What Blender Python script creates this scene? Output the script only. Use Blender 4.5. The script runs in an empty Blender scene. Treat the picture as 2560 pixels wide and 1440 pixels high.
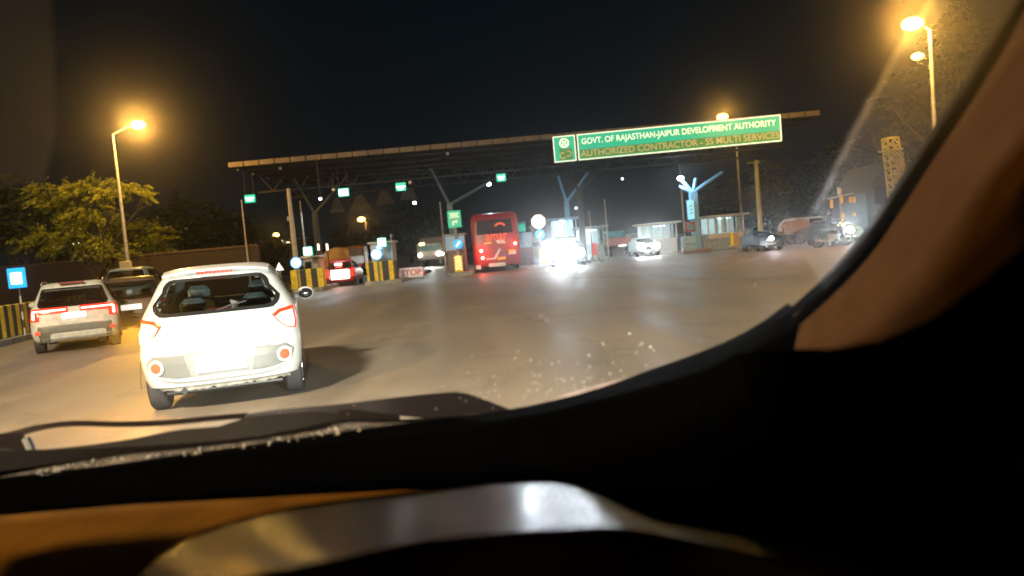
import bpy, math, random
from mathutils import Vector, Matrix
random.seed(7)
R = math.radians
PI = math.pi
sc = bpy.context.scene
col = sc.collection

# ------------------------------------------------------------------ camera
FPX = 1850.0; CAMH = 1.38; PITCH = R(3.45); ROLL = R(5.0)
cf = Vector((0, math.cos(PITCH), -math.sin(PITCH)))
u0 = Vector((0, math.sin(PITCH), math.cos(PITCH)))
r0 = Vector((1, 0, 0))
cr = r0 * math.cos(ROLL) - u0 * math.sin(ROLL)
cu = r0 * math.sin(ROLL) + u0 * math.cos(ROLL)
cam_d = bpy.data.cameras.new('camera')
cam = bpy.data.objects.new('camera', cam_d); col.objects.link(cam)
cam_d.sensor_width = 36; cam_d.lens = 36 * FPX / 2560
cam_d.clip_start = 0.02; cam_d.clip_end = 3000
cam_d.dof.use_dof = True; cam_d.dof.focus_distance = 3.8; cam_d.dof.aperture_fstop = 3.6
M = Matrix((cr, cu, -cf)).transposed().to_4x4()
M.translation = Vector((0, 0, CAMH))
cam.matrix_world = M
sc.camera = cam

# ------------------------------------------------------------------ world: night sky
w = bpy.data.worlds.new('World'); sc.world = w; w.use_nodes = True
nt = w.node_tree; bg = nt.nodes['Background']
tc = nt.nodes.new('ShaderNodeTexCoord'); sx = nt.nodes.new('ShaderNodeSeparateXYZ')
rp = nt.nodes.new('ShaderNodeValToRGB')
nt.links.new(tc.outputs['Generated'], sx.inputs[0]); nt.links.new(sx.outputs['Z'], rp.inputs[0])
rp.color_ramp.elements[0].position = 0.0; rp.color_ramp.elements[0].color = (0.0070, 0.0080, 0.0075, 1)
rp.color_ramp.elements[1].position = 0.55; rp.color_ramp.elements[1].color = (0.0008, 0.0022, 0.0036, 1)
e = rp.color_ramp.elements.new(0.18); e.color = (0.0022, 0.0046, 0.0066, 1)
nt.links.new(rp.outputs[0], bg.inputs[0]); bg.inputs[1].default_value = 1.0

sc.view_settings.view_transform = 'Standard'; sc.view_settings.look = 'None'
sc.view_settings.exposure = 0; sc.view_settings.gamma = 1
sc.cycles.use_denoising = True
sc.cycles.max_bounces = 6; sc.cycles.diffuse_bounces = 2; sc.cycles.glossy_bounces = 3
sc.cycles.transmission_bounces = 4; sc.cycles.transparent_max_bounces = 16; sc.cycles.volume_bounces = 0
sc.cycles.sample_clamp_indirect = 4.0; sc.cycles.sample_clamp_direct = 0
sc.cycles.caustics_reflective = False; sc.cycles.caustics_refractive = False
sc.cycles.use_light_tree = True

SODIUM = (1.0, 0.52, 0.09); COOL = (0.62, 0.86, 1.0); HEAD = (0.98, 1.0, 0.90)

# ------------------------------------------------------------------ pixel rays (2560 x 1440 photo pixels)
def ray(x, y):
    return cf * FPX + cr * (x - 1280) - cu * (y - 720)
def at(x, y, Y):
    d = ray(x, y); return Vector((0, 0, CAMH)) + d * (Y / d.y)
def drop(x, y, dz):
    d = ray(x, y); return Vector((0, 0, CAMH)) + d * (-dz / d.z)
def ground(x, y): return drop(x, y, CAMH)
def baseX(x, Y, z=0.0):
    """world X of the vertical that shows at photo column x at height z and depth Y"""
    y = 608
    for _ in range(8):
        p = at(x, y, Y); y += (p.z - z) * FPX / Y
    return at(x, y, Y).x

# ------------------------------------------------------------------ materials
MATS = {}
def mat(name, color, rough=0.6, metal=0.0, emit=None, es=1.0, var=0.25, scale=6.0, bump=0.0, spec=0.5, alpha=None, bscale=None):
    if name in MATS: return MATS[name]
    m = bpy.data.materials.new(name); m.use_nodes = True
    n = m.node_tree; b = n.nodes['Principled BSDF']; L = n.links
    b.inputs['Roughness'].default_value = rough; b.inputs['Metallic'].default_value = metal
    b.inputs['Specular IOR Level'].default_value = spec
    t = n.nodes.new('ShaderNodeTexCoord')
    nz = n.nodes.new('ShaderNodeTexNoise'); nz.inputs['Scale'].default_value = scale; nz.inputs['Detail'].default_value = 6
    L.new(t.outputs['Object'], nz.inputs['Vector'])
    mr = n.nodes.new('ShaderNodeMapRange'); mr.inputs[1].default_value = 0.3; mr.inputs[2].default_value = 0.7
    mr.inputs[3].default_value = 1 - var; mr.inputs[4].default_value = 1 + var * 0.6
    L.new(nz.outputs['Fac'], mr.inputs[0])
    mx = n.nodes.new('ShaderNodeVectorMath'); mx.operation = 'SCALE'
    mx.inputs[0].default_value = color
    L.new(mr.outputs[0], mx.inputs['Scale']); L.new(mx.outputs[0], b.inputs['Base Color'])
    if bump:
        n2 = n.nodes.new('ShaderNodeTexNoise'); n2.inputs['Scale'].default_value = bscale or scale * 10
        n2.inputs['Detail'].default_value = 4; L.new(t.outputs['Object'], n2.inputs['Vector'])
        bp = n.nodes.new('ShaderNodeBump'); bp.inputs['Strength'].default_value = bump; bp.inputs['Distance'].default_value = 0.01
        L.new(n2.outputs['Fac'], bp.inputs['Height']); L.new(bp.outputs[0], b.inputs['Normal'])
    if emit:
        b.inputs['Emission Color'].default_value = (*emit, 1); b.inputs['Emission Strength'].default_value = es
    if alpha is not None:
        b.inputs['Alpha'].default_value = alpha
    MATS[name] = m; return m

def glassmat(name, tint, t=0.75, rough=0.03):
    m = bpy.data.materials.new(name); m.use_nodes = True; n = m.node_tree
    for x in list(n.nodes): n.nodes.remove(x)
    o = n.nodes.new('ShaderNodeOutputMaterial'); mx = n.nodes.new('ShaderNodeMixShader')
    a = n.nodes.new('ShaderNodeBsdfTransparent'); a.inputs[0].default_value = (*tint, 1)
    g = n.nodes.new('ShaderNodeBsdfGlossy'); g.inputs['Roughness'].default_value = rough; g.inputs[0].default_value = (.9, .9, .9, 1)
    mx.inputs[0].default_value = 1 - t
    n.links.new(a.outputs[0], mx.inputs[1]); n.links.new(g.outputs[0], mx.inputs[2]); n.links.new(mx.outputs[0], o.inputs[0])
    MATS[name] = m; return m

# ------------------------------------------------------------------ mesh builder
class MB:
    def __init__(s): s.v = []; s.f = []
    def add(s, vs, fs):
        o = len(s.v); s.v += [Vector(v) for v in vs]; s.f += [tuple(i + o for i in f) for f in fs]; return s
    def box(s, c, d, rz=0.0, ry=0.0, rx=0.0, taper=1.0):
        c = Vector(c); hx, hy, hz = d[0] / 2, d[1] / 2, d[2] / 2
        m = Matrix.Rotation(rz, 3, 'Z') @ Matrix.Rotation(ry, 3, 'Y') @ Matrix.Rotation(rx, 3, 'X')
        vs = []
        for z in (-1, 1):
            k = taper if z > 0 else 1
            for x, y in ((-1, -1), (1, -1), (1, 1), (-1, 1)):
                vs.append(c + m @ Vector((x * hx * k, y * hy * k, z * hz)))
        return s.add(vs, [(3, 2, 1, 0), (4, 5, 6, 7), (0, 1, 5, 4), (1, 2, 6, 5), (2, 3, 7, 6), (3, 0, 4, 7)])
    def rbox(s, c, d, b=0.02, rz=0.0):
        """box with chamfered edges"""
        c = Vector(c); hx, hy, hz = d[0] / 2, d[1] / 2, d[2] / 2
        b = min(b, hx * .9, hy * .9, hz * .9); m = Matrix.Rotation(rz, 3, 'Z')
        rings = []
        for z, k in ((-hz, b), (-hz + b, 0), (hz - b, 0), (hz, b)):
            ax, ay = hx - k, hy - k; q = b
            pts = [(-ax + q, -ay), (ax - q, -ay), (ax, -ay + q), (ax, ay - q), (ax - q, ay), (-ax + q, ay), (-ax, ay - q), (-ax, -ay + q)]
            rings.append([c + m @ Vector((x, y, z)) for x, y in pts])
        return s.loft(rings, True)
    def loft(s, rings, cap=False, closed=True):
        n = len(rings[0]); o = len(s.v)
        for r in rings: s.v += [Vector(p) for p in r]
        for i in range(len(rings) - 1):
            for j in range(n if closed else n - 1):
                k = (j + 1) % n
                s.f.append((o + i * n + j, o + i * n + k, o + (i + 1) * n + k, o + (i + 1) * n + j))
        if cap:
            s.f.append(tuple(o + j for j in reversed(range(n))))
            s.f.append(tuple(o + (len(rings) - 1) * n + j for j in range(n)))
        return s
    def tube(s, pts, rad, n=10, cap=True):
        pts = [Vector(p) for p in pts]
        if not isinstance(rad, (list, tuple)): rad = [rad] * len(pts)
        rings = []; pa = None
        for i, p in enumerate(pts):
            t = (pts[min(i + 1, len(pts) - 1)] - pts[max(i - 1, 0)]).normalized()
            if pa is None: pa = t.orthogonal().normalized()
            a = (pa - t * pa.dot(t)).normalized(); pa = a; b = t.cross(a)
            rings.append([p + (a * math.cos(2 * PI * k / n) + b * math.sin(2 * PI * k / n)) * rad[i] for k in range(n)])
        return s.loft(rings, cap)
    def cyl(s, p, q, r, r2=None, n=16): return s.tube([p, q], [r, r if r2 is None else r2], n)
    def ball(s, c, r, n=12, sx=1, sy=1, sz=1):
        c = Vector(c); rings = []
        for i in range(n // 2 + 1):
            a = PI * i / (n // 2); rr = max(math.sin(a), 1e-3)
            rings.append([c + Vector((sx * r * rr * math.cos(2 * PI * k / n), sy * r * rr * math.sin(2 * PI * k / n), -sz * r * math.cos(a))) for k in range(n)])
        return s.loft(rings, True)
    def prism(s, poly, thick, frame=None):
        """polygon in XZ, extruded along +Y by thick; frame: function (x,z,y)->Vector"""
        fr = frame or (lambda x, z, y: Vector((x, y, z)))
        n = len(poly)
        a = [fr(x, z, 0) for x, z in poly]; b = [fr(x, z, thick) for x, z in poly]
        return s.add(a + b, [tuple(range(n)), tuple(reversed(range(n, 2 * n)))] + [(i, i + n, (i + 1) % n + n, (i + 1) % n) for i in range(n)])
    def build(s, name, m, parent=None, world=False, smooth=False):
        off = Vector((0, 0, 0))
        if parent is not None and world:
            p = parent
            while p is not None: off += p.location; p = p.parent
        me = bpy.data.meshes.new(name)
        me.from_pydata([tuple(v - off) for v in s.v], [], s.f); me.update()
        if m is not None: me.materials.append(m)
        if smooth:
            for p in me.polygons: p.use_smooth = True
            try: me.set_sharp_from_angle(angle=R(40))
            except Exception: pass
        o = bpy.data.objects.new(name, me); col.objects.link(o)
        if parent is not None: o.parent = parent
        return o

def tag(o, label=None, cat=None, group=None, kind=None):
    if label: o['label'] = label
    if cat: o['category'] = cat
    if group: o['group'] = group
    if kind: o['kind'] = kind
    return o
def empty(name, loc, label, cat, group=None, rz=0.0, scale=1.0):
    o = bpy.data.objects.new(name, None); col.objects.link(o)
    o.location = loc; o.rotation_euler = (0, 0, rz); o.scale = (scale,) * 3; o.empty_display_size = .2
    return tag(o, label, cat, group)
def copy_tree(o, parent=None):
    c = o.copy(); col.objects.link(c)
    if parent is not None: c.parent = parent
    for ch in list(o.children): copy_tree(ch, c)
    return c
def lamp(name, loc, energy, color, parent, kind='POINT', radius=.1, spot=None, blend=.5, aim=None):
    d = bpy.data.lights.new(name, kind); d.energy = energy; d.color = color
    d.shadow_soft_size = radius
    if kind == 'SPOT': d.spot_size = spot; d.spot_blend = blend
    o = bpy.data.objects.new(name, d); col.objects.link(o); o.parent = parent; o.location = loc
    if aim is not None:
        o.rotation_mode = 'QUATERNION'; o.rotation_quaternion = Vector(aim).to_track_quat('-Z', 'Y')
    return o
def text(name, s, m, parent, origin, xdir, zdir, width, height=None, bold=0.0, extr=0.004, world=True):
    """lettering as a mesh: origin = lower left, width fits the whole string"""
    c = bpy.data.curves.new('t', 'FONT'); c.body = s; c.size = 1; c.offset = bold; c.extrude = 0
    t = bpy.data.objects.new('t', c); col.objects.link(t)
    dg = bpy.context.evaluated_depsgraph_get(); dg.update()
    me = bpy.data.meshes.new_from_object(t.evaluated_get(dg))
    bpy.data.objects.remove(t)
    xs = [v.co.x for v in me.vertices]; ys = [v.co.y for v in me.vertices]
    x0, x1, y0, y1 = min(xs), max(xs), min(ys), max(ys)
    kx = width / (x1 - x0); ky = (height / (y1 - y0)) if height else kx
    xd = Vector(xdir).normalized(); zd = Vector(zdir).normalized(); nd = xd.cross(zd)
    off = Vector((0, 0, 0)); p = parent
    while p is not None and world: off += p.location; p = p.parent
    for v in me.vertices:
        v.co = Vector(origin) + xd * (v.co.x - x0) * kx + zd * (v.co.y - y0) * ky + nd * extr - off
    me.materials.clear(); me.materials.append(m)
    o = bpy.data.objects.new(name, me); col.objects.link(o); o.parent = parent
    return o

# common materials
m_black = mat('black_plastic', (.018, .018, .018), .45, var=.3)
m_rubber = mat('tyre_rubber', (.03, .03, .03), .75, bump=.3)
m_rim = mat('steel_rim', (.35, .35, .36), .35, .8)
m_white = mat('white_car_paint', (.47, .49, .48), .28, var=.05, scale=3)
m_whitedirty = mat('dusty_white_paint', (.42, .44, .40), .5, var=.25, scale=8)
m_greypaint = mat('grey_bumper_plastic', (.13, .14, .135), .5, var=.12)
m_darkpaint = mat('dark_car_paint', (.030, .024, .018), .3, var=.1)
m_redpaint = mat('red_car_paint', (.35, .02, .02), .35, var=.15)
m_steel = mat('galvanised_steel', (.30, .30, .29), .5, .4, var=.3)
m_darksteel = mat('dark_painted_steel', (.011, .012, .014), .6, .1, var=.4, scale=2)
m_bluesteel = mat('pale_blue_painted_steel', (.16, .34, .55), .5, var=.2)
m_yellow = mat('yellow_hazard_paint', (.88, .64, .02), .6, var=.35)
m_hblack = mat('black_hazard_paint', (.03, .03, .03), .6, var=.3)
m_conc = mat('weathered_concrete', (.30, .28, .25), .85, var=.35, bump=.4)
m_tail = mat('red_lamp_lens', (.45, .01, .01), .2, var=.05)
m_tailon = mat('lit_red_lamp', (.5, .02, .02), .2, emit=(1, .035, .01), es=1.6)
m_tailhot = mat('bright_tail_lamp', (.6, .2, .2), .2, emit=(1, .35, .25), es=9)
m_plate = mat('white_number_plate', (.85, .85, .82), .4, emit=(1, .96, .85), es=.9, var=.04)  # emission stands in for headlight thrown back by the reflective plate
m_head = mat('headlamp_glow', (.9, .9, .9), .2, emit=HEAD, es=40)
m_headw = mat('white_headlamp_glow', (.9, .9, .9), .2, emit=(.85, .95, 1), es=45)
m_sod = mat('sodium_lens', (.9, .8, .5), .3, emit=(1, .58, .12), es=8)
m_pole = mat('lamp_pole_steel', (.34, .33, .30), .6, .2, var=.3)
m_bark = mat('bark', (.035, .026, .018), .9, var=.4, bump=.6, scale=4)
m_cool = mat('cool_lamp_lens', (.9, .9, .9), .2, emit=(.7, .93, 1), es=22)
g_dark = glassmat('tinted_glass', (.45, .5, .5), .85)
g_clear = glassmat('clear_glass', (.85, .9, .9), .9)
m_frit = mat('black_glass_edge', (.012, .013, .013), .08, var=.05)
m_indicator = mat('lit_amber_indicator', (.9, .6, .2), .2, emit=(1, .55, .10), es=50)
m_clearlens = mat('clear_lamp_lens', (.80, .78, .76), .12, var=.05)

# ================================================================== SETTING
def road_material():
    m = bpy.data.materials.new('worn_damp_asphalt'); m.use_nodes = True
    n = m.node_tree; L = n.links; b = n.nodes['Principled BSDF']
    t = n.nodes.new('ShaderNodeTexCoord')
    def noise(s, det=5, vec=None, dist=0):
        q = n.nodes.new('ShaderNodeTexNoise'); q.inputs['Scale'].default_value = s; q.inputs['Detail'].default_value = det
        q.inputs['Distortion'].default_value = dist
        L.new(vec or t.outputs['Object'], q.inputs['Vector']); return q.outputs['Fac']
    mp = n.nodes.new('ShaderNodeMapping'); mp.inputs['Scale'].default_value = (1.0, .12, 1); L.new(t.outputs['Object'], mp.inputs['Vector'])
    big = noise(.28, 6); streak = noise(1.3, 6, mp.outputs[0], .4); fine = noise(60, 3)
    def rng(fac, a, b_, c, d):
        q = n.nodes.new('ShaderNodeMapRange'); q.inputs[1].default_value = a; q.inputs[2].default_value = b_
        q.inputs[3].default_value = c; q.inputs[4].default_value = d; L.new(fac, q.inputs[0]); return q.outputs[0]
    def mul(a, b_):
        q = n.nodes.new('ShaderNodeMath'); q.operation = 'MULTIPLY'; L.new(a, q.inputs[0]); L.new(b_, q.inputs[1]); return q.outputs[0]
    k = mul(mul(mul(rng(big, .3, .7, .84, 1.12), rng(streak, .3, .7, .80, 1.15)), rng(fine, .25, .75, .70, 1.3)), rng(noise(1.1, 8, None, 1.5), .34, .44, .84, 1.0))
    vm = n.nodes.new('ShaderNodeVectorMath'); vm.operation = 'SCALE'; vm.inputs[0].default_value = (.245, .210, .166)
    L.new(k, vm.inputs['Scale']); L.new(vm.outputs[0], b.inputs['Base Color'])
    L.new(rng(streak, .3, .75, .40, .62), b.inputs['Roughness'])
    b.inputs['Specular IOR Level'].default_value = .45
    bp = n.nodes.new('ShaderNodeBump'); bp.inputs['Strength'].default_value = .35; bp.inputs['Distance'].default_value = .01
    L.new(noise(45, 4), bp.inputs['Height']); L.new(bp.outputs[0], b.inputs['Normal'])
    return m
m_road = road_material()
def sheet(name, pts, z, m, kind='structure'):
    mb = MB(); mb.add([(x, y, z) for x, y in pts], [tuple(range(len(pts)))])
    o = mb.build(name, m); o['kind'] = kind; return o
m_soil = mat('dry_soil', (.10, .075, .05), .95, var=.35, scale=.5, bump=.4)
sheet('ground', [(-900, -60), (900, -60), (900, 1500), (-900, 1500)], -.02, m_soil)
sheet('road', [(-10.5, -30), (60, -30), (60, 200), (-20, 200), (-20, 45), (-16.0, 36), (-13, 22), (-12, 17)], 0.0, m_road)

def worn_paint():
    m = bpy.data.materials.new('worn_road_paint'); m.use_nodes = True
    n = m.node_tree; L = n.links; b = n.nodes['Principled BSDF']; b.inputs['Base Color'].default_value = (.42, .38, .31, 1)
    b.inputs['Roughness'].default_value = .6
    t = n.nodes.new('ShaderNodeTexCoord'); q = n.nodes.new('ShaderNodeTexNoise'); q.inputs['Scale'].default_value = 3.5; q.inputs['Detail'].default_value = 8
    L.new(t.outputs['Object'], q.inputs['Vector'])
    r = n.nodes.new('ShaderNodeMapRange'); r.inputs[1].default_value = .42; r.inputs[2].default_value = .68; r.inputs[3].default_value = 0; r.inputs[4].default_value = .55
    L.new(q.outputs['Fac'], r.inputs[0]); L.new(r.outputs[0], b.inputs['Alpha'])
    return m
m_paint = worn_paint()
mk = MB()
def stripe(p, q, wd, z=.004):
    a = ground(*p); b = ground(*q); d = (b - a).normalized(); s = Vector((-d.y, d.x, 0)) * wd / 2
    k = max(1, int((b - a).length / 2))
    for i in range(k):
        u = a.lerp(b, i / k); v = a.lerp(b, (i + 1) / k)
        mk.add([(*(u - s).xy, z), (*(u + s).xy, z), (*(v + s).xy, z), (*(v - s).xy, z)], [(0, 1, 2, 3)])
for a, b, wd in (((1300, 785), (1560, 885), .16), ((1130, 765), (1210, 762), .5), ((985, 748), (1085, 741), .45),
                 ((650, 968), (960, 878), .12), ((960, 878), (1080, 840), .12), ((1290, 700), (1600, 690), .3), ((1010, 815), (1080, 812), .4),
                 ((1700, 700), (1930, 694), .25)):
    stripe(a, b, wd)
o = mk.build('road_marking', m_paint); o['kind'] = 'structure'

# raised concrete pavement along the left edge with its kerb
mb = MB()
kp = [(-10.5, -30), (-12, 17), (-13, 22), (-16.0, 36), (-20, 45), (-20, 190)]
for i in range(5):
    (x0, y0), (x1, y1) = kp[i], kp[i + 1]
    mb.add([(x0, y0, 0), (x1, y1, 0), (x1, y1, .14), (x0, y0, .14), (x0 - 4, y0, .14), (x1 - 4, y1, .14), (x0 - 4, y0, -.02), (x1 - 4, y1, -.02)],
           [(0, 1, 2, 3), (3, 2, 5, 4), (4, 5, 7, 6)])
o = mb.build('pavement', m_conc); o['kind'] = 'structure'

# ================================================================== THE CAR THE PHOTO IS TAKEN FROM
own = empty('own_car', (0, 0, 0), 'dark cabin of the viewer\'s car with dashboard, wiper and brown right windscreen pillar', 'car')
m_dash = mat('dashboard_vinyl', (.22, .11, .022), .62, var=.35, scale=14, bump=.8, bscale=420, spec=.3)
m_dashb = mat('black_dashboard_vinyl', (.0006, .0006, .0007), .9, var=.15, scale=9, bump=.3, bscale=260, spec=.0)
m_trim = mat('beige_pillar_trim', (.028, .0145, .007), 1.0, var=.12, scale=30, bump=.3, bscale=500, spec=.0)
m_hood = mat('glossy_instrument_hood', (.034, .014, .007), .22, var=.2, scale=14, bump=.18, bscale=700, spec=.15)
m_seal = mat('windscreen_seal', (.002, .002, .002), .9, var=.1, spec=.0)
m_cabin = mat('dark_headlining', (.02, .018, .016), .95, var=.1)
m_bonnet = mat('own_bonnet_paint', (.55, .50, .49), .22, var=.08)

def interp(pts, n):
    """resample a pixel polyline to n points (Catmull-Rom, by chord length)"""
    P = [Vector((p[0], p[1], 0)) for p in pts]; d = [0]
    for i in range(1, len(P)): d.append(d[-1] + (P[i] - P[i - 1]).length)
    out = []
    for k in range(n):
        s = d[-1] * k / (n - 1); i = max(j for j in range(len(P) - 1) if d[j] <= s + 1e-9); u = (s - d[i]) / (d[i + 1] - d[i])
        a = P[max(i - 1, 0)]; b = P[i]; c = P[i + 1]; e = P[min(i + 2, len(P) - 1)]
        q = 0.5 * ((2 * b) + (c - a) * u + (2 * a - 5 * b + 4 * c - e) * u * u + (3 * b - a - 3 * c + e) * u ** 3)
        out.append((q.x, q.y))
    return out

# lower edge of the clear glass, from far left to the pillar and up it
edge_px = [(-500, 1255), (0, 1203), (300, 1165), (600, 1125), (850, 1088), (1080, 1058), (1290, 1029), (1480, 985), (1620, 935), (1740, 893), (1850, 848),
           (1950, 788), (2050, 703), (2140, 603), (2200, 520), (2300, 368), (2400, 218), (2480, 85), (2560, -60), (2700, -330)]
NE = 60
E = interp(edge_px, NE)
def edepth(x, y):
    if x < 1700: return .95
    t = min(1, (x - 1700) / 900); return .95 - .25 * t
edge3 = [at(x, y, edepth(x, y)) for x, y in E]
# seal: a rounded black strip following the edge up the pillar
mb = MB()
ncl = next(i for i, p in enumerate(E) if p[0] > 1500)
rings = []
for i in range(ncl, NE):
    x, y = E[i]; a = Vector((E[min(i + 1, NE - 1)][0] - E[i - 1][0], E[min(i + 1, NE - 1)][1] - E[i - 1][1], 0)).normalized()
    nx, ny = -a.y, a.x   # to the right / below
    if nx * 1 + ny * 1 < 0: nx, ny = -nx, -ny
    wd = 3 + 44 * min(1, (i - ncl) / 18); Y = edepth(x, y)
    rings.append([at(x, y, Y), at(x + nx * wd * .4, y + ny * wd * .4, Y - .012), at(x + nx * wd, y + ny * wd, Y - .004), at(x + nx * wd, y + ny * wd, Y + .03), at(x, y, Y + .03)])
mb.loft(rings, True)
mb.build('windscreen_seal', m_seal, own, smooth=True)
# pillar trim: a padded half round from the seal towards the viewer and out of frame
inner = interp([(1850, 905), (1960, 842), (2075, 745), (2175, 640), (2240, 545), (2340, 390), (2440, 238), (2520, 110), (2600, -40), (2740, -310)], 30)
outer = interp([(1862, 912), (2000, 945), (2160, 960), (2330, 920), (2500, 830), (2700, 670), (2900, 480), (3080, 250), (3240, -60), (3420, -330)], 30)
rings = []
for i in range(30):
    a, b = inner[i], outer[i]; ring = []
    Y0 = edepth(*a) - .003; t = i / 29
    bulge = .05 + .02 * t
    for k in range(21):
        u = k / 20; th = PI * .5 * u
        x = a[0] + (b[0] - a[0]) * u; y = a[1] + (b[1] - a[1]) * u
        ring.append(at(x, y, Y0 - .17 * min(1, .06 + t * 2.0) * math.sin(PI * .5 * min(1, u * 1.9)) - .02 * u))
    rings.append(ring)
mb = MB(); mb.loft(rings, False, closed=False)
# thickness: back skin
rings2 = [[p + Vector((0.01, .05, 0)) for p in r] for r in rings]
mb.loft([list(reversed(r)) for r in rings2], False, closed=False)
mb.build('pillar_trim', m_trim, own, smooth=True)

# dashboard top: rows of pixel curves lying on real depths
def row(fn, n=NE):
    return [fn(*E[i]) for i in range(n)]
mb = MB(); nd = next(i for i, p in enumerate(E) if p[0] > 2010)
xs = [E[i] for i in range(nd)]
def lo(y0):   # lower rows slide down the photo
    return [(x, y0 - (x - 1280) * .0875) for x, _ in xs]
rows = [[edge3[i] + Vector((0, 0.02, .0)) for i in range(nd)], [at(x, y + 6, edepth(x, y) - .012) for x, y in xs],
        [at(x, max(y + 30, yy), .90 if x < 1700 else .80) for (x, y), (_, yy) in zip(xs, lo(1130))]]
mb.loft(rows, closed=False)
mb.loft([rows[0], [p + Vector((0, 0.0, -.25)) for p in rows[0]]], closed=False)
mb.build('defroster_cover', m_dashb, own, smooth=True)
def dashrow(y0, y1, x_split=1200):
    out = []
    for (x, y) in xs: out.append((x, max(y + 34, y0 + (y1 - y0) * 0 - (x - 1280) * .0875)))
    return out
top = [at(x, max(y + 30, yy), .90 if x < 1700 else .80) for (x, y), (_, yy) in zip(xs, lo(1130))]
# groove, then the padded vinyl top
z0 = -.292
r1 = [drop(x, y, .262) for x, y in lo(1158)]
r2 = [drop(x, y + max(0, x - 300) * .034 + max(0, x - 1250) * .5, .250) for x, y in lo(1178)]
r3 = [drop(x, y + max(0, x - 1250) * .8, .256) for x, y in lo(1250)]
r4 = [drop(x, y + max(0, x - 1250) * .9, .272) for x, y in lo(1350)]
r5 = [drop(x, y + max(0, x - 1250) * 1.0, .300) for x, y in lo(1500)]
r6 = [drop(x, y, .40) for x, y in lo(1750)]
mb = MB(); mb.loft([top, r1, r2], closed=False); mb.build('dashboard_groove', m_dashb, own, smooth=True)
mb = MB(); mb.loft([r2, r3, r4, r5, r6], closed=False)
mb.loft([[p + Vector((0, 0, -.05)) for p in r] for r in (r6, r4, r2, r1)], closed=False)
mb.build('dashboard', m_dash, own, smooth=True)
# door card, and a black cover giving the shade over dashboard and pillar foot
mb = MB()
a = [at(x, y + 8, edepth(x, y) - .02) for x, y in E[ncl:nd]]
b = [at(x + 40, 1150, .62) for x, y in E[ncl:nd]]; c = [at(x * 1.05, 1600, .42) for x, y in E[ncl:nd]]
mb.add([at(1700, 935, .99), at(1850, 880, .97), at(1960, 812, .94), at(2060, 728, .91), at(2500, 700, .78), at(2700, 1200, .70), at(1700, 1200, .90)], [(0, 1, 6), (1, 2, 6), (2, 3, 6), (3, 4, 6), (4, 5, 6)])
mb.add([at(1850, 890, .86), at(2060, 990, .70), at(2300, 940, .66), at(2700, 640, .60), at(3500, -300, .45), at(3600, 1700, .50), at(1900, 1700, .60), at(1800, 1150, .70)],
       [(0, 1, 7), (1, 2, 6), (7, 1, 6), (2, 3, 5), (3, 4, 5), (2, 5, 6)])
mb.loft([[at(1300, 1075, .90), at(1560, 985, .90), at(1760, 910, .88), at(1850, 884, .82), at(1960, 872, .66), at(2080, 872, .50), at(2200, 850, .45), at(2330, 795, .43), at(2460, 700, .42), at(2600, 580, .41)],
         [at(1300, 1160, .86), at(1500, 1200, .78), at(1700, 1500, .62), at(1850, 1500, .62), at(1960, 1500, .61), at(2080, 1500, .60), at(2200, 1500, .60), at(2330, 1500, .58), at(2500, 1500, .56), at(2800, 1500, .54)]], closed=False)
mb.build('door_card_shade_cover', m_dashb, own)
mb = MB()
mb.tube([at(2500, 1195, .50), at(2545, 1235, .48), at(2620, 1310, .45)], [.0015, .0045, .005], 8)
mb.tube([at(2490, 1250, .50), at(2560, 1310, .47), at(2620, 1370, .45)], [.001, .003, .003], 8)
mb.build('door_handle', mat('dim_chrome', (.03, .03, .03), .3, .6), own, smooth=True)
mb = MB(); mb.ball(at(2575, 1155, .48), .008, 12); mb.build('mirror_adjuster', mat('dim_chrome', (.03, .03, .03), .3, .6), own, smooth=True)

# instrument hood: glossy, sloping down towards the windscreen, so it mirrors the road ahead
ou = interp([(300, 1500), (350, 1432), (420, 1375), (520, 1330), (680, 1285), (850, 1257), (1020, 1237), (1180, 1216), (1290, 1206), (1390, 1206), (1470, 1226), (1550, 1268), (1640, 1306), (1760, 1328), (1900, 1352), (2060, 1376), (2220, 1418), (2300, 1460)], 34)
inn = interp([(560, 1520), (640, 1450), (740, 1418), (860, 1392), (960, 1370), (1080, 1348), (1200, 1336), (1300, 1328), (1400, 1322), (1480, 1316), (1580, 1320), (1680, 1340), (1790, 1362), (1900, 1388), (2040, 1416), (2150, 1440), (2250, 1470), (2300, 1500)], 34)
NS = 9
rings = []
for i in range(34):
    (ox, oy), (ix, iy) = ou[i], inn[i]
    d1 = .205
    # march from the far rim towards the viewer, each step tilted so the surface mirrors the level scene
    p = drop(ox, oy, d1); ring = [p]
    for k in range(1, NS):
        u = k / (NS - 1); x = ox + (ix - ox) * u; y = oy + (iy - oy) * u
        d = ray(x, y).normalized(); um = u - .5 / (NS - 1)
        v = ray(ox + (ix - ox) * um, oy + (iy - oy) * um).normalized()
        el = R(-1.6 + 5.0 * um)          # elevation of what is mirrored at this spot
        h = Vector((v.x, v.y, 0)).normalized(); r_ = h * math.cos(el) + Vector((0, 0, math.sin(el)))
        nrm = (r_ - v).normalized()
        o0 = Vector((0, 0, CAMH)); t = nrm.dot(p - o0) / nrm.dot(d)
        p = o0 + d * t; ring.append(p)
    # roll over to the hidden face below
    q = ring[-1]; ring += [q + Vector((0, -.004, -.004)), q + Vector((0, -.005, -.014)), q + Vector((0, .02, -.10))]
    rings.append(ring)
mb = MB(); mb.loft(rings, closed=False)
mb.build('instrument_hood', m_hood, own, smooth=True)
mb = MB(); a = [r[0] for r in rings]
mb.loft([[p + Vector((0, .012, -.004)) for p in a], [p + Vector((0, .006, .001)) for p in a], a, [p + Vector((0, .008, -.12)) for p in a]], closed=False)
mb.build('instrument_hood_rim', m_seal, own, smooth=True)
mb = MB()
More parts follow.
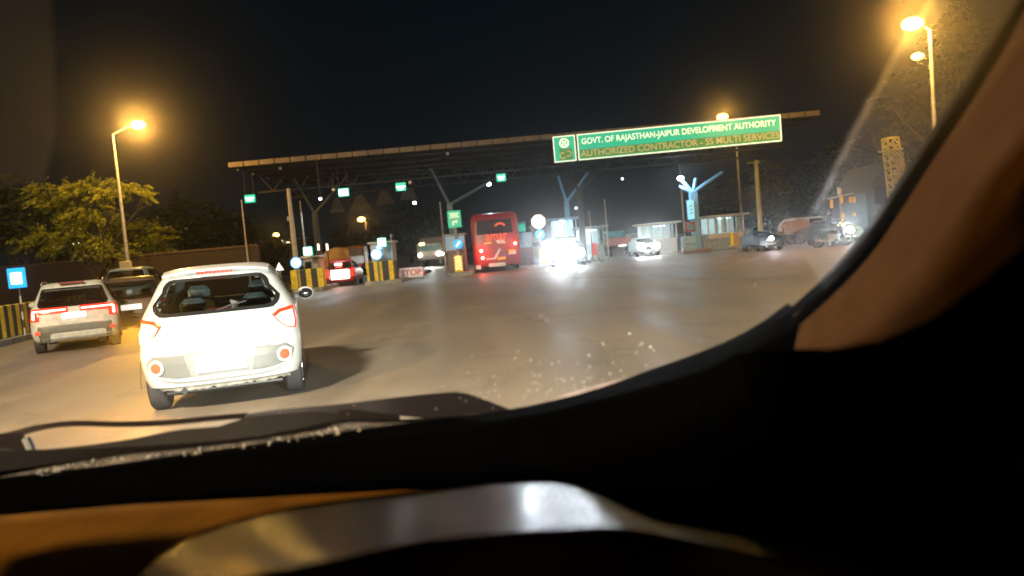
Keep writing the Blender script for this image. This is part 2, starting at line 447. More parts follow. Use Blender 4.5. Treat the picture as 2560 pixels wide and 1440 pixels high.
a = [r[-3] + Vector((0, .006, 0)) for r in rings]
mb.loft([a, [p + Vector((0, 0.01, -.06)) for p in a], [p + Vector((0, -.10, -.16)) for p in a]], closed=False)
mb.build('instrument_panel', m_dashb, own)

# wiper resting at the foot of the windscreen
mb = MB()
arm = interp([(-200, 1120), (0, 1092), (90, 1070), (180, 1058), (300, 1060), (420, 1056), (520, 1046), (620, 1038)], 24)
mb.loft([[at(-200, 1110, 1.05), at(-10, 1086, 1.05), at(60, 1082, 1.05), at(66, 1120, 1.05)], [at(-200, 1190, 1.04), at(-10, 1182, 1.04), at(60, 1172, 1.04), at(72, 1150, 1.04)]], closed=False)
rings = []
for i, (x, y) in enumerate(arm):
    h_ = 16 if x < 100 else 13
    rings.append([at(x, y - h_ * .5, 1.06), at(x, y + h_ * .6, 1.05), at(x, y + h_ * .6, 1.07), at(x, y - h_ * .5, 1.075)])
mb.loft(rings, True)
mb2 = interp([(612, 1036), (700, 1023), (850, 1010), (1000, 992), (1130, 980), (1170, 984), (1240, 1010), (1292, 1030)], 22)
mb3 = interp([(612, 1056), (720, 1046), (850, 1030), (880, 1042), (960, 1034), (1080, 1042), (1200, 1030), (1300, 1036)], 22)
rings = [[at(a[0], a[1], 1.04), at(b[0], b[1] + 4, 1.03), at(b[0], b[1] + 4, 1.06), at(a[0], a[1], 1.07)] for a, b in zip(mb2, mb3)]
mb.loft(rings, True)
wp = mb.build('wiper', mat('wiper_plastic', (.007, .004, .004), .45, var=.3, spec=.08), own, smooth=True)
mb = MB()
bl = interp([(-200, 1140), (-20, 1118), (64, 1124), (200, 1113), (330, 1095), (450, 1072), (560, 1062), (620, 1040), (860, 1022), (1000, 1030)], 30)
bb = interp([(-200, 1190), (-20, 1180), (64, 1172), (200, 1152), (330, 1130), (450, 1114), (560, 1102), (720, 1076), (860, 1052), (1000, 1050)], 30)
rings = [[at(a[0], a[1] + 2, 1.035), at(b[0], b[1], 1.02), at(b[0], b[1], 1.05), at(a[0], a[1] + 2, 1.06)] for a, b in zip(bl, bb)]
mb.loft(rings, True); mb.build('wiper_blade', mat('blade_rubber', (.006, .004, .003), .6, spec=.05), wp, smooth=True)
mb = MB(); a0 = at(66, 1094, 1.04); a1 = at(80, 1126, 1.04)
mb.tube([a0, a1], .006, 8); mb.build('blade_clip', mat('pale_clip', (.25, .25, .23), .4), wp)
# black ledge between wiper and dashboard with a wet shiny strip
mb = MB()
w1 = interp([(-300, 1160), (0, 1128), (300, 1118), (560, 1100), (720, 1076), (860, 1050), (1050, 1046), (1290, 1026)], 30)
w2 = interp([(-300, 1215), (0, 1178), (300, 1138), (560, 1112), (720, 1086), (860, 1062), (1050, 1056), (1290, 1030)], 30)
mb.loft([[at(x, y, 1.02) for x, y in w1], [at(x, y, 1.0) for x, y in w2]], closed=False)
mb.loft([[at(x, y, 1.02) for x, y in w1], [at(x, y, 1.02) + Vector((0, 0, -.05)) for x, y in w1]], closed=False)
mb.build('cowl_ledge', mat('cowl_plastic', (.003, .0025, .0025), .7, var=.3, spec=.03), own, smooth=True)
mb = MB()
s1 = interp([(-40, 1202), (60, 1180), (300, 1140), (560, 1112), (800, 1074), (850, 1058), (1045, 1056)], 60)
s2 = interp([(-40, 1204), (60, 1196), (300, 1158), (560, 1131), (800, 1096), (900, 1078), (1045, 1059)], 60)
def strip_rings(jit):
    rings = []
    for a, b in zip(s1, s2):
        rings.append([at(a[0], a[1], .99), at((a[0] + b[0]) / 2, (a[1] + b[1]) / 2, .975), at(b[0], b[1], .965)])
    return rings
mb.loft(strip_rings(0), closed=False)
m_wet = mat('wet_cowl_strip', (.070, .058, .048), .22, var=.6, scale=40, bump=1.0, bscale=160)
mb.build('wet_strip', m_wet, own, smooth=True)
m_drop = mat('water_drop', (.85, .82, .78), .28, .85, var=.1, spec=1.0)
mb = MB()
rnd = random.Random(3)
for k in range(70):
    i = rnd.randrange(8, 52); u = rnd.random(); a, b = s1[i], s2[i]
    x = a[0] + (b[0] - a[0]) * u + rnd.uniform(-8, 8); y = a[1] + (b[1] - a[1]) * u
    mb.ball(at(x, y, .955), rnd.choice((.0008, .0012, .0018, .0026)), 8)
for k in range(95):
    x = min(1640, max(1090, rnd.gauss(1400, 120))); y = 1000 - abs(rnd.gauss(0, 60)) - (x - 1280) * .12
    if y > 1020 - (x - 1290) * .29 and x > 1290: continue
    mb.ball(at(x, y, .97), rnd.choice((.0005, .0006, .0008, .0010)), 8)
for x, y in ((1368, 800), (1352, 790), (1752, 853), (1888, 712), (975, 895), (1170, 932), (1232, 1020), (1150, 995), (1164, 1003), (700, 1030), (885, 1012), (870, 1035)):
    mb.ball(at(x, y, .97), .0008, 8)
o = mb.build('water_drops', m_drop, own, smooth=True); o['kind'] = 'stuff'

mb = MB(); q1 = interp([(1290, 1024), (1400, 990), (1500, 960), (1580, 942), (1625, 934)], 16); q2 = interp([(1290, 1033), (1400, 1012), (1500, 984), (1580, 956), (1640, 932)], 16)
mb.loft([[at(x, y, .985) for x, y in q1], [at(x, y, .975) for x, y in q2], [at(x, y, .975) + Vector((0, .02, -.01)) for x, y in q2]], closed=False)
mb.build('pale_edge_strip', mat('pinkish_strip', (.22, .19, .19), .25, var=.5, scale=30), own, smooth=True)  # narrow pale pink strip along the lower glass edge
# bonnet: only a sliver shows above the right end of the wiper
mb = MB()
rings = []
for j, (Y, z) in enumerate(((1.12, .95), (1.35, .955), (1.6, .93), (1.9, .885), (2.1, .82), (2.2, .72))):
    rings.append([(-.37 + .82 * math.sin(a), Y + .10 * (1 - abs(math.sin(a))) * (j > 2), z - .05 * abs(math.sin(a)) ** 3) for a in [R(-90 + 15 * k) for k in range(13)]])
mb.loft(rings, closed=False)
mb.add([(-1.2, 2.2, .75), (.46, 2.2, .75), (.46, 2.25, .3), (-1.2, 2.25, .3)], [(0, 1, 2, 3)])
for x in (-1.19, .45): mb.add([(x, 2.2, .8), (x, 1.1, .95), (x, 1.1, .3), (x, 2.2, .3)], [(0, 1, 2, 3)])
mb.build('bonnet', m_bonnet, own, smooth=True)
# shell round the viewer: roof, left door, back
mb = MB()
mb.box((-.37, -.75, 1.60), (1.5, 2.1, .04)); mb.box((-.37, -1.9, 1.1), (1.6, .05, 1.1)); mb.box((-1.13, -.6, .72), (.06, 2.9, .56))
mb.box((.42, -.75, .98), (.05, 2.2, 1.2)); mb.box((-.37, -.4, .42), (1.5, 3.0, .05)); mb.box((-.37, .98, .70), (1.5, .04, .5))
mb.box((-.37, .38, 1.60), (1.5, .19, .045))
mb.build('cabin_shell', m_cabin, own)
# windscreen: a thin pane with an added scattering volume that makes bloom round the lamps
m_screen = bpy.data.materials.new('bloom_scatter_on_glass'); m_screen.use_nodes = True
n = m_screen.node_tree
for x in list(n.nodes): n.nodes.remove(x)
o_ = n.nodes.new('ShaderNodeOutputMaterial'); vs = n.nodes.new('ShaderNodeVolumeScatter')
vs.inputs['Color'].default_value = (1, 1, 1, 1); vs.inputs['Density'].default_value = 4.6; vs.inputs['Anisotropy'].default_value = .985
vw = n.nodes.new('ShaderNodeVolumeScatter'); vw.inputs['Density'].default_value = .75; vw.inputs['Anisotropy'].default_value = .93; vw.inputs['Color'].default_value = (1, 1, 1, 1)
va = n.nodes.new('ShaderNodeAddShader'); n.links.new(vs.outputs[0], va.inputs[0]); n.links.new(vw.outputs[0], va.inputs[1]); n.links.new(va.outputs[0], o_.inputs['Volume'])
mb = MB()
a, b = Vector((-1.15, 1.085, 1.02)), Vector((.75, 1.085, 1.02)); c, d = Vector((.75, .32, 1.66)), Vector((-1.15, .32, 1.66))
nn = (b - a).cross(d - a).normalized() * .004
mb.add([a, b, c, d, a + nn, b + nn, c + nn, d + nn], [(0, 3, 2, 1), (4, 5, 6, 7), (0, 1, 5, 4), (1, 2, 6, 5), (2, 3, 7, 6), (3, 0, 4, 7)])
mb.build('windscreen', m_screen, own)
def film(name, poly, dens, g):
    m = bpy.data.materials.new(name + '_dirt'); m.use_nodes = True; q = m.node_tree
    for x in list(q.nodes): q.nodes.remove(x)
    o2 = q.nodes.new('ShaderNodeOutputMaterial'); v2 = q.nodes.new('ShaderNodeVolumeScatter')
    v2.inputs['Density'].default_value = dens; v2.inputs['Anisotropy'].default_value = g; v2.inputs['Color'].default_value = (1, 1, 1, 1)
    q.links.new(v2.outputs[0], o2.inputs['Volume'])
    N_ = nn.normalized(); o0 = Vector((0, 0, CAMH)); P1 = []
    if sum(poly[i][0] * poly[(i + 1) % len(poly)][1] - poly[(i + 1) % len(poly)][0] * poly[i][1] for i in range(len(poly))) < 0: poly = poly[::-1]
    for x, y in poly:
        r_ = ray(x, y); P1.append(o0 + r_ * (N_.dot(a + nn * 2 - o0) / N_.dot(r_)))
    P2 = [p + N_ * .004 for p in P1]; k_ = len(P1); mb = MB()
    mb.add(P1 + P2, [tuple(range(k_)), tuple(reversed(range(k_, 2 * k_)))] + [(i, i + k_, (i + 1) % k_ + k_, (i + 1) % k_) for i in range(k_)])
    return mb.build(name, m, own)
edge_r = interp([(2345, -60), (2305, 20), (2240, 120), (2190, 215), (2145, 290), (2105, 370), (2070, 440), (2038, 500), (2010, 555), (1985, 600)], 26)
edge_r = [(x + rnd.uniform(-2, 2), y) for x, y in edge_r]
film('unwiped_film', edge_r + [(2060, 720), (2160, 600), (2300, 380), (2470, 110), (2580, -60)], 5.5, .90)
film('smear', edge_r[1:-3] + [(x + 10 + rnd.uniform(-3, 8), y + 4) for x, y in reversed(edge_r[1:-3])], 19.0, .93)
film('unwiped_film', [(-80, -60), (128, -60), (138, 120), (140, 330), (112, 450), (-80, 470)], 6.0, .80)
# own headlamps
for x in (-.95, .22):
    mb = MB(); mb.ball((x, 2.24, .68), .09, 14, sz=.8, sy=.5); h_ = mb.build('headlight', m_clearlens, own, smooth=True)
    lamp('headlight_beam', (x, 2.33, .68), 1900, HEAD, h_, 'SPOT', .07, R(80), 1.0, (-.36, 1, .0))

# ================================================================== STREET LAMPS
def street_lamp(px, Y, pole_top_px, head_px, label, energy, glow=.16, cat='street lamp', group='sodium street lamps', base_z=0.0, arm_up=.0):
    bx = baseX(px, Y, base_z); pt = at(*pole_top_px, Y); hd = at(*head_px, Y)
    loc = Vector((bx, Y, base_z)); t = empty('street_lamp', loc, label, cat, group)
    H = pt.z - base_z; top = Vector((0, 0, H)); hl = Vector((hd.x - bx, 0, hd.z - base_z))
    mb = MB(); mb.tube([(0, 0, 0), (0, 0, .9), (0, 0, H * .5), top], [.11, .10, .075, .05], 12); mb.cyl((0, 0, 0), (0, 0, .03), .2); mb.build('pole', m_pole, t, smooth=True)
    mb = MB(); mid = top.lerp(hl, .5) + Vector((0, 0, .06)); mb.tube([top, mid, hl], [.04, .035, .03], 10); mb.build('arm', m_pole, t, smooth=True)
    s = 1 if hl.x > 0 else -1
    mb = MB(); mb.ball(hl + Vector((0, 0, .05)), .32, 12, sx=1.0, sy=.45, sz=.3); hh = mb.build('lamp_head', m_pole, t, smooth=True)
    mb = MB(); mb.ball(hl + Vector((0, 0, -.02)), glow, 14, sx=1.35, sy=1, sz=.85); mb.build('lamp_lens', m_sod, hh, smooth=True)
    if energy: lamp('bulb', hl + (Vector((0, 0, CAMH)) - hd).normalized() * (glow * 1.4 + .25), energy, SODIUM, hh, 'POINT', .1)
    return t
l1 = street_lamp(333, 34, (295, 335), (345, 311), 'street lamp with bright sodium head above the feathery tree on the left', 3600, .24)
mb = MB(); mb.rbox((0, -.22, at(336, 668, 34).z), (.52, .18, .62), .03); mb.build('junction_box', mat('cream_box_paint', (.5, .42, .25), .6), l1)
l2 = street_lamp(2352, 28, (2325, 75), (2281, 58), 'tallest brightest sodium street lamp beside the right windscreen pillar', 3600, .30)
l3 = street_lamp(1858, 52, (1838, 305), (1806, 292), 'sodium street lamp peeping over the long green sign', 1600, .30)
street_lamp(924, 120, (916, 552), (903, 548), 'small distant sodium lamp with short pole over the second toll island', 900, .48)
street_lamp(708, 170, (703, 590), (690, 587), 'tiny distant sodium lamp seen left of the leftmost beige canopy post', 900, .55)
l5 = street_lamp(2345, 46, (2330, 150), (2294, 140), 'smaller sodium lamp directly below the brightest one on the right', 900, .28)
# lamp beside the road just outside the left edge of the picture
t = empty('street_lamp', (-11.2, -2.9, .14), 'street lamp on the left pavement beside the viewer, outside the picture', 'street lamp', 'sodium street lamps')
mb = MB(); mb.tube([(0, 0, 0), (0, 0, 4), (0, 0, 8.2)], [.11, .08, .05], 12); mb.build('pole', m_pole, t, smooth=True)
mb = MB(); mb.tube([(0, 0, 8.2), (1.0, 0, 8.5)], .04, 10); mb.build('arm', m_pole, t)
mb = MB(); mb.ball((1.1, 0, 8.5), .3, 12, sx=1.1, sy=.5, sz=.3); hh = mb.build('lamp_head', m_pole, t, smooth=True)
lamp('bulb', (1.1, 0, 8.3), 7500, SODIUM, hh, 'POINT', .15)
t = empty('fill_lamp', (-11.8, -7.0, .14), 'unseen fill lamp on a mast behind the viewer, added to brighten the road', 'fill lamp')  # added out-of-frame lamp that brightens the road
mb = MB(); mb.tube([(0, 0, 0), (0, 0, 6), (0, 0, 12)], [.16, .12, .08], 12); mb.build('pole', m_pole, t, smooth=True)
mb = MB(); mb.tube([(0, 0, 12), (4.2, 0, 12.3)], .05, 10); mb.build('arm', m_pole, t)
mb = MB(); mb.rbox((4.4, 0, 12.32), (.7, .4, .12), .03); hh = mb.build('lamp_head', m_pole, t)
lamp('bulb', (4.4, 0, 12.1), 32000, (1, .88, .67), hh, 'POINT', .9)
# white park lamp behind the wall
Y = 62; bx = baseX(208, Y)
t = empty('post_lamp', (bx, Y, 0), 'small greenish white post lamp glowing in front of the tree trunks on the left', 'post lamp')
hd = at(206, 612, Y); mb = MB(); mb.tube([(0, 0, 0), (0, 0, hd.z - .3)], .05, 8); mb.build('post', m_pole, t)
mb = MB(); mb.ball((0, 0, hd.z), .30, 12, sz=.8); mb.build('globe', mat('white_globe', (.9, .9, .9), .3, emit=(.65, 1, .85), es=18), t, smooth=True)
lamp('bulb', (0, -.5, hd.z), 350, (.6, 1, .8), t, 'POINT', .2)

# ================================================================== VEHICLES
class Body:
    """lofted car body; local frame: rear centre on the ground at the origin, +Y forward"""
    def __init__(s, prof, L, n=4.0, cd=.42, cdf=.7):
        s.p = prof; s.L = L; s.n = n; s.cd = cd; s.cdf = cdf
    def at(s, z):
        p = s.p
        if z <= p[0][0]: return p[0][1:]
        for a, b in zip(p, p[1:]):
            if z <= b[0]:
                u = (z - a[0]) / (b[0] - a[0]); return tuple(a[k] + (b[k] - a[k]) * u for k in (1, 2, 3))
        return p[-1][1:]
    def rear(s, x, z):
        w, yr, yf = s.at(z); q = min(1, abs(x) / w); return yr + s.cd * (1 - (1 - q ** s.n) ** (1 / s.n))
    def front(s, x, z):
        w, yr, yf = s.at(z); q = min(1, abs(x) / w); return yf - s.cdf * (1 - (1 - q ** s.n) ** (1 / s.n))
    def ring(s, z, N=25, K=9):
        w, yr, yf = s.at(z); pts = []
        for k in range(N):
            a = R(-90 + 180 * k / (N - 1)); x = w * math.copysign(abs(math.sin(a)) ** (2 / s.n), a); pts.append(Vector((x, yr + s.cd * (1 - abs(math.cos(a)) ** (2 / s.n)), z)))
        for k in range(1, K): pts.append(Vector((w, yr + s.cd + (yf - s.cdf - yr - s.cd) * k / K, z)))
        for k in range(N):
            a = R(90 - 180 * k / (N - 1)); x = w * math.copysign(abs(math.sin(a)) ** (2 / s.n), a); pts.append(Vector((x, yf - s.cdf * (1 - abs(math.cos(a)) ** (2 / s.n)), z)))
        for k in range(1, K): pts.append(Vector((-w, yf - s.cdf + (yr + s.cd - yf + s.cdf) * k / K, z)))
        return pts
    def patch(s, poly, off=.006, thick=.02, side='rear', rings=6, sub=6):
        """polygon outline (x,z) laid on the rear or front of the body, standing off by off"""
        fn = s.rear if side == 'rear' else s.front; sg = -1 if side == 'rear' else 1
        P = []
        for i in range(len(poly)):
            a = poly[i]; b = poly[(i + 1) % len(poly)]
            for k in range(sub): P.append((a[0] + (b[0] - a[0]) * k / sub, a[1] + (b[1] - a[1]) * k / sub))
        cx = sum(p[0] for p in P) / len(P); cz = sum(p[1] for p in P) / len(P)
        def pt(x, z, o): return Vector((x, fn(x, z) + sg * o, z))
        R_ = [[pt(x, z, off - thick) for x, z in P]]
        for k in range(rings): R_.append([pt(cx + (x - cx) * (1 - k / rings), cz + (z - cz) * (1 - k / rings), off + (.0 if k == 0 else thick * .15)) for x, z in P])
        mb = MB(); mb.loft(R_); n = len(P); o = len(mb.v); mb.v.append(pt(cx, cz, off + thick * .15)); b0 = rings * n
        for j in range(n): mb.f.append((b0 + j, b0 + (j + 1) % n, o))
        return mb
def rrect(x0, z0, x1, z1, r, n=4, top=0.0):
    """rounded rectangle; top narrows the upper side"""
    out = []
    for cx, cz, a0, s in ((x1 - r, z0 + r, -90, 0), (x1 - r - top, z1 - r, 0, 1), (x0 + r + top, z1 - r, 90, 1), (x0 + r, z0 + r, 180, 0)):
        for k in range(n + 1):
            a = R(a0 + 90 * k / n); out.append((cx + r * math.cos(a), cz + r * math.sin(a)))
    return out
def inside(poly, x, z):
    c = False; j = len(poly) - 1
    for i in range(len(poly)):
        if (poly[i][1] > z) != (poly[j][1] > z) and x < (poly[j][0] - poly[i][0]) * (z - poly[i][1]) / (poly[j][1] - poly[i][1]) + poly[i][0]: c = not c
        j = i
    return c
def wheel(root, x, y, r=.29, wd=.18, rim=True):
    mb = MB(); s = 1 if x > 0 else -1; n = 28
    def ring(rr, xx): return [Vector((xx, y + rr * math.cos(2 * PI * k / n), r + rr * math.sin(2 * PI * k / n))) for k in range(n)]
    h = wd / 2
    mb.loft([ring(r * .62, x - h), ring(r * .93, x - h), ring(r, x - h + .02), ring(r, x + h - .02), ring(r * .93, x + h), ring(r * .62, x + h), ring(r * .60, x + h - s * .03 if s > 0 else x + h)], True)
    w_ = mb.build('wheel', m_rubber, root, smooth=True)
    if rim:
        mb = MB(); xo = x + s * (h + .004)
        for k in range(8):
            a = 2 * PI * k / 8; mb.box((xo, y + math.cos(a) * r * .33, r + math.sin(a) * r * .33), (.012, r * .58, r * .13), rx=a)
        mb.loft([[Vector((xo - .004, p.y, p.z)) for p in ring(r * .62, 0)], [Vector((xo + .008, p.y, p.z)) for p in ring(r * .56, 0)], [Vector((xo - .006, p.y, p.z)) for p in ring(r * .52, 0)]])
        mb.cyl((xo - .01, y, r), (xo + .012, y, r), r * .15, n=12)
        mb.build('rim', m_rim, w_, smooth=True)
    return w_
def car_body(root, B, zs, paint, win_rear=None, win_front=None, side_win=None, glass=None):
    mb = MB(); rings = [B.ring(z) for z in zs]; n = len(rings[0]); mb.loft(rings)
    # roof and floor closed by strips across the ring
    for r, base in ((rings[-1], (len(rings) - 1) * n), (rings[0], 0)):
        mb.f.append(tuple(base + j for j in (range(n) if base else reversed(range(n)))))
    keep = []
    for f in mb.f:
        if len(f) == 4:
            c = sum((mb.v[i] for i in f), Vector()) / 4
            if win_rear and c.y < B.L * .45 and abs(c.y - B.rear(c.x, c.z)) < .12 and inside(win_rear, c.x, c.z): continue
            if win_front and c.y > B.L * .5 and abs(c.y - B.front(c.x, c.z)) < .12 and inside(win_front, c.x, c.z): continue
            if side_win and side_win[0] < c.y < side_win[1] and side_win[2] < c.z < side_win[3] and abs(c.x) > B.at(c.z)[0] * .98 and not (side_win[4] - .05 < c.y < side_win[4] + .05): continue
        keep.append(f)
    mb.f = keep
    return mb.build('body', paint, root, smooth=True)

# ---------------------------------------------------------------- white hatchback in front
P = ground(566, 1024)
hb = empty('hatchback', (P.x, P.y, 0), 'white hatchback close ahead with its left amber indicator lit and washed out tailgate', 'car', rz=R(16))
hb.scale = (.94, 1, 1)
prof = [(.235, .70, .16, 3.35), (.27, .775, .05, 3.50), (.36, .805, .015, 3.58), (.50, .82, .00, 3.58), (.60, .825, .012, 3.55), (.64, .82, .045, 3.50), (.80, .815, .07, 3.40),
        (.92, .80, .095, 3.1), (.98, .775, .13, 2.75), (1.12, .70, .21, 2.45), (1.26, .628, .30, 2.2), (1.345, .570, .36, 2.05), (1.385, .53, .39, 1.98), (1.41, .47, .45, 1.85), (1.425, .34, .60, 1.7)]
B = Body(prof, 3.58, n=3.2, cd=.46)
zs = sorted(set([p[0] for p in prof] + [.30, .43, .56, .70, .75, .86, .95, 1.01, 1.04, 1.07, 1.10, 1.15, 1.18, 1.22, 1.30, 1.32]))
wr = rrect(-.645, .95, .645, 1.31, .12, top=.10)
wr_in = rrect(-.60, .985, .60, 1.28, .105, top=.10)
car_body(hb, B, zs, m_white, wr_in, rrect(-.6, 1.0, .6, 1.32, .08, top=.06), (.75, 2.3, 1.0, 1.30, 1.45))
# rear window: black edge ring plus the pane
mb = B.patch(wr, .010, .014); mb2 = MB()
n = len(wr) * 6
def ringpatch(B, o, i, off):
    mb = MB(); m = 8
    def dense(P): return [(P[k][0] + (P[(k + 1) % len(P)][0] - P[k][0]) * j / m, P[k][1] + (P[(k + 1) % len(P)][1] - P[k][1]) * j / m) for k in range(len(P)) for j in range(m)]
    a, b = dense(o), dense(i); pt = lambda x, z, q: Vector((x, B.rear(x, z) - q, z))
    mb.loft([[pt(x, z, off - .015) for x, z in a], [pt(x, z, off) for x, z in a], [pt(x, z, off) for x, z in b]]); return mb
pane = B.patch(wr, .006, .004).build('rear_window', g_dark, hb, smooth=True)
ringpatch(B, wr, wr_in, .010).build('window_edge', m_frit, pane, smooth=True)
B.patch(rrect(-.64, .99, .64, 1.33, .09, top=.07), .004, .003, 'front').build('windscreen', g_clear, hb, smooth=True)
for s in (-1, 1):
    for y0, y1 in ((.72, 1.42), (1.48, 2.35)):
        mb = MB(); rr = []
        for z in (.99, 1.1, 1.2, 1.31):
            wz = B.at(z)[0] + .004
            k = (z - .99) / .32
            rr.append([(s * wz, y0 + .06 * k, z), (s * wz, y1 - (.18 * k if y1 > 2 else 0), z)])
        mb.loft(rr, closed=False)
        mb.build('side_window', g_dark, hb)
# spoiler and high brake lamp
mb = MB(); rr = []
for k in range(15):
    x = -.545 + 1.09 * k / 14; yb = B.rear(x * .94, 1.36)
    zt = 1.425 - .05 * abs(x / .6) ** 3
    rr.append([(x, yb + .25, zt + .004), (x, yb + .05, zt), (x, yb - .085, zt - .035), (x, yb - .09, zt - .055), (x, yb - .02, zt - .085), (x, yb + .03, zt - .07)])
mb.loft(rr, True); sp = mb.build('spoiler', m_white, hb, smooth=True)
mb = MB()
for k in range(9):
    x = -.16 + .32 * k / 8; mb.rbox((x, B.rear(x, 1.36) - .083, 1.355), (.034, .02, .026), .004)
mb.build('high_brake_lamp', mat('lit_brake_cells', (.6, .03, .02), .2, emit=(1, .05, .02), es=.55), sp)
# tail lamps: pentagon lenses with red rims
for s in (-1, 1):
    lens = [(s * .545, .875), (s * .62, .925), (s * .775, .945), (s * .795, .80), (s * .78, .715), (s * .69, .735), (s * .60, .80)]
    if s > 0: pass
    o_ = B.patch(lens if s > 0 else lens[::-1], .018, .03).build('tail_lamp', mat('lit_red_rim', (.6, .02, .01), .2, emit=(1, .045, .01), es=1.5), hb, smooth=True)
    cx = sum(p[0] for p in lens) / 7; cz = sum(p[1] for p in lens) / 7
    ins = [(cx + (x - cx) * .76 + s * .004, cz + (z - cz) * .76 - .010) for x, z in lens]
    B.patch(ins if s > 0 else ins[::-1], .026, .012).build('lens', mat('lit_pink_lens', (.8, .7, .68), .15, emit=(1, .66, .54), es=1.4), o_, smooth=True)
    if s < 0:
        amb = [(-.79, .83), (-.795, .72), (-.70, .70), (-.66, .78), (-.74, .86)]
        q = B.patch(amb, .040, .02).build('indicator', m_indicator, o_, smooth=True)
        lamp('indicator_bulb', (-.84, B.rear(-.80, .76) - .14, .77), 42, (1, .45, .05), q, 'POINT', .03)
# bumper inset, number plate, reflectors
ins = [(-.66, .585), (-.74, .52), (-.70, .40), (-.50, .355), (.50, .355), (.70, .40), (.74, .52), (.66, .585)]
B.patch(ins, .004, .012, rings=8, sub=10).build('bumper_inset', m_greypaint, hb, smooth=True)
B.patch([(-.36, .60), (-.30, .36), (.30, .36), (.36, .60)], .010, .012, sub=10).build('plate_recess', mat('recess_grey', (.19, .195, .19), .5, var=.08), hb, smooth=True)
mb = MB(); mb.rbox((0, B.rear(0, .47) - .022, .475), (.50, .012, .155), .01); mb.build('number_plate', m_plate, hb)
for s in (-1, 1):
    circ = lambda r_: [(s * .635 + r_ * math.cos(2 * PI * k / 16), .475 + r_ * math.sin(2 * PI * k / 16)) for k in range(16)]
    o_ = B.patch(circ(.078), .022, .03, sub=2).build('reflector_ring', m_white, hb, smooth=True)
    B.patch(circ(.052), .030, .012, sub=2).build('reflector', mat('red_reflector', (.75, .10, .05), .25, var=.1), o_, smooth=True)
# bright lip under the inset, scuffed lower edge
mb = MB(); rr = []
for k in range(31):
    x = -.80 + 1.6 * k / 30; y = B.rear(min(.79, abs(x)) * (1 if x > 0 else -1), .33); zz = .325 + .16 * abs(x / .8) ** 5
    rr.append([(x, y + .02, zz + .03), (x, y - .035, zz + .018), (x, y - .04, zz), (x, y + .01, zz - .03)])
mb.loft(rr, True); mb.build('bumper_lip', m_white, hb, smooth=True)
mb = MB(); rr = []
for k in range(41):
    x = -.74 + 1.48 * k / 40; y = B.rear(x * .95, .22); zz = .235 + rnd.uniform(-.012, .012)
    rr.append([(x, y + .03, zz + .05), (x, y - .012, zz + .03), (x, y - .01 + rnd.uniform(-.01, .01), zz - .015), (x, y + .08, zz - .02)])
mb.loft(rr, True); mb.build('bumper_underside', mat('scuffed_underside', (.36, .33, .27), .8, var=.6, scale=7, bump=.6), hb, smooth=True)
mb = MB(); gp = interp([(-560, 960), (-625, 880), (-600, 720), (-520, 655), (-300, 640), (0, 636), (300, 640), (520, 655), (600, 720), (625, 880), (560, 960)], 50)
mb.tube([(x / 1000, B.rear(x / 1000, z / 1000) - .001, z / 1000) for x, z in gp], .0035, 6); mb.build('tailgate_gap', m_black, hb)
mb = MB(); mb.rbox((0, B.rear(0, .69) - .012, .685), (.30, .03, .03), .008); mb.build('tailgate_handle', m_white, hb)
mb = MB(); mb.tube([(0, B.rear(0, 1.0) - .02, .975), (.12, B.rear(0, 1.05) - .03, 1.01), (.30, B.rear(.3, 1.06) - .02, 1.04)], .008, 6); mb.build('rear_wiper', m_black, hb)
mb = MB(); mb.rbox((0, 1.0, .20), (1.2, 1.6, .06), .02); mb.cyl((-.4, .15, .21), (-.4, .5, .21), .03); mb.build('underbody', m_black, hb)
for x in (-.70, .70):
    for y in (.58, 2.95): wheel(hb, x, y)
# arches
for s in (-1, 1):
    for y in (.58, 2.95):
        mb = MB(); a = [(s * .828, y + .35 * math.cos(R(k * 15)), .27 + .35 * math.sin(R(k * 15))) for k in range(13)]
        b = [(s * .832, y + .30 * math.cos(R(k * 15)), .27 + .30 * math.sin(R(k * 15))) for k in range(13)]
        mb.loft([a, b], closed=False); mb.build('wheel_arch', m_greypaint, hb)
for s in (-1, 1):
    mb = MB(); mb.ball((s * .93, 2.12, .98), .12, 14, sx=.95, sy=.55, sz=.70); mb.tube([(s * .76, 2.14, .95), (s * .90, 2.14, .95)], .03, 8)
    q = mb.build('door_mirror', m_white, hb, smooth=True)
    mb = MB(); mb.ball((s * .93, 2.06, .98), .095, 14, sx=.95, sy=.2, sz=.68); mb.build('mirror_glass', m_frit, q, smooth=True)
# seats and cabin seen through the rear window
m_seat = mat('grey_seat_fabric', (.30, .34, .34), .9, var=.15)
mb = MB(); mb.rbox((0, .95, .70), (1.15, .16, .52), .06); mb.build('rear_seat', m_seat, hb, smooth=True)
for x in (-.34, .34):
    mb = MB(); mb.rbox((x, 1.0, 1.02), (.27, .11, .13), .045); mb.build('headrest', m_seat, hb, smooth=True)
for x in (-.36, .36):
    mb = MB(); mb.rbox((x, 1.72, .78), (.48, .14, .55), .06); mb.rbox((x, 1.74, 1.12), (.26, .11, .17), .05); mb.build('front_seat', m_seat, hb, smooth=True)
mb = MB(); mb.rbox((0, 2.45, .80), (1.3, .35, .3), .08); mb.build('dashboard', m_black, hb)
mb = MB(); mb.rbox((.03, 2.0, 1.29), (.22, .03, .07), .02); mb.build('rear_view_mirror', mat('pale_mirror', (.5, .6, .55), .2), hb)
mb = MB(); mb.rbox((0, .6, .84), (1.15, .45, .03), .01); mb.build('parcel_shelf', m_black, hb)

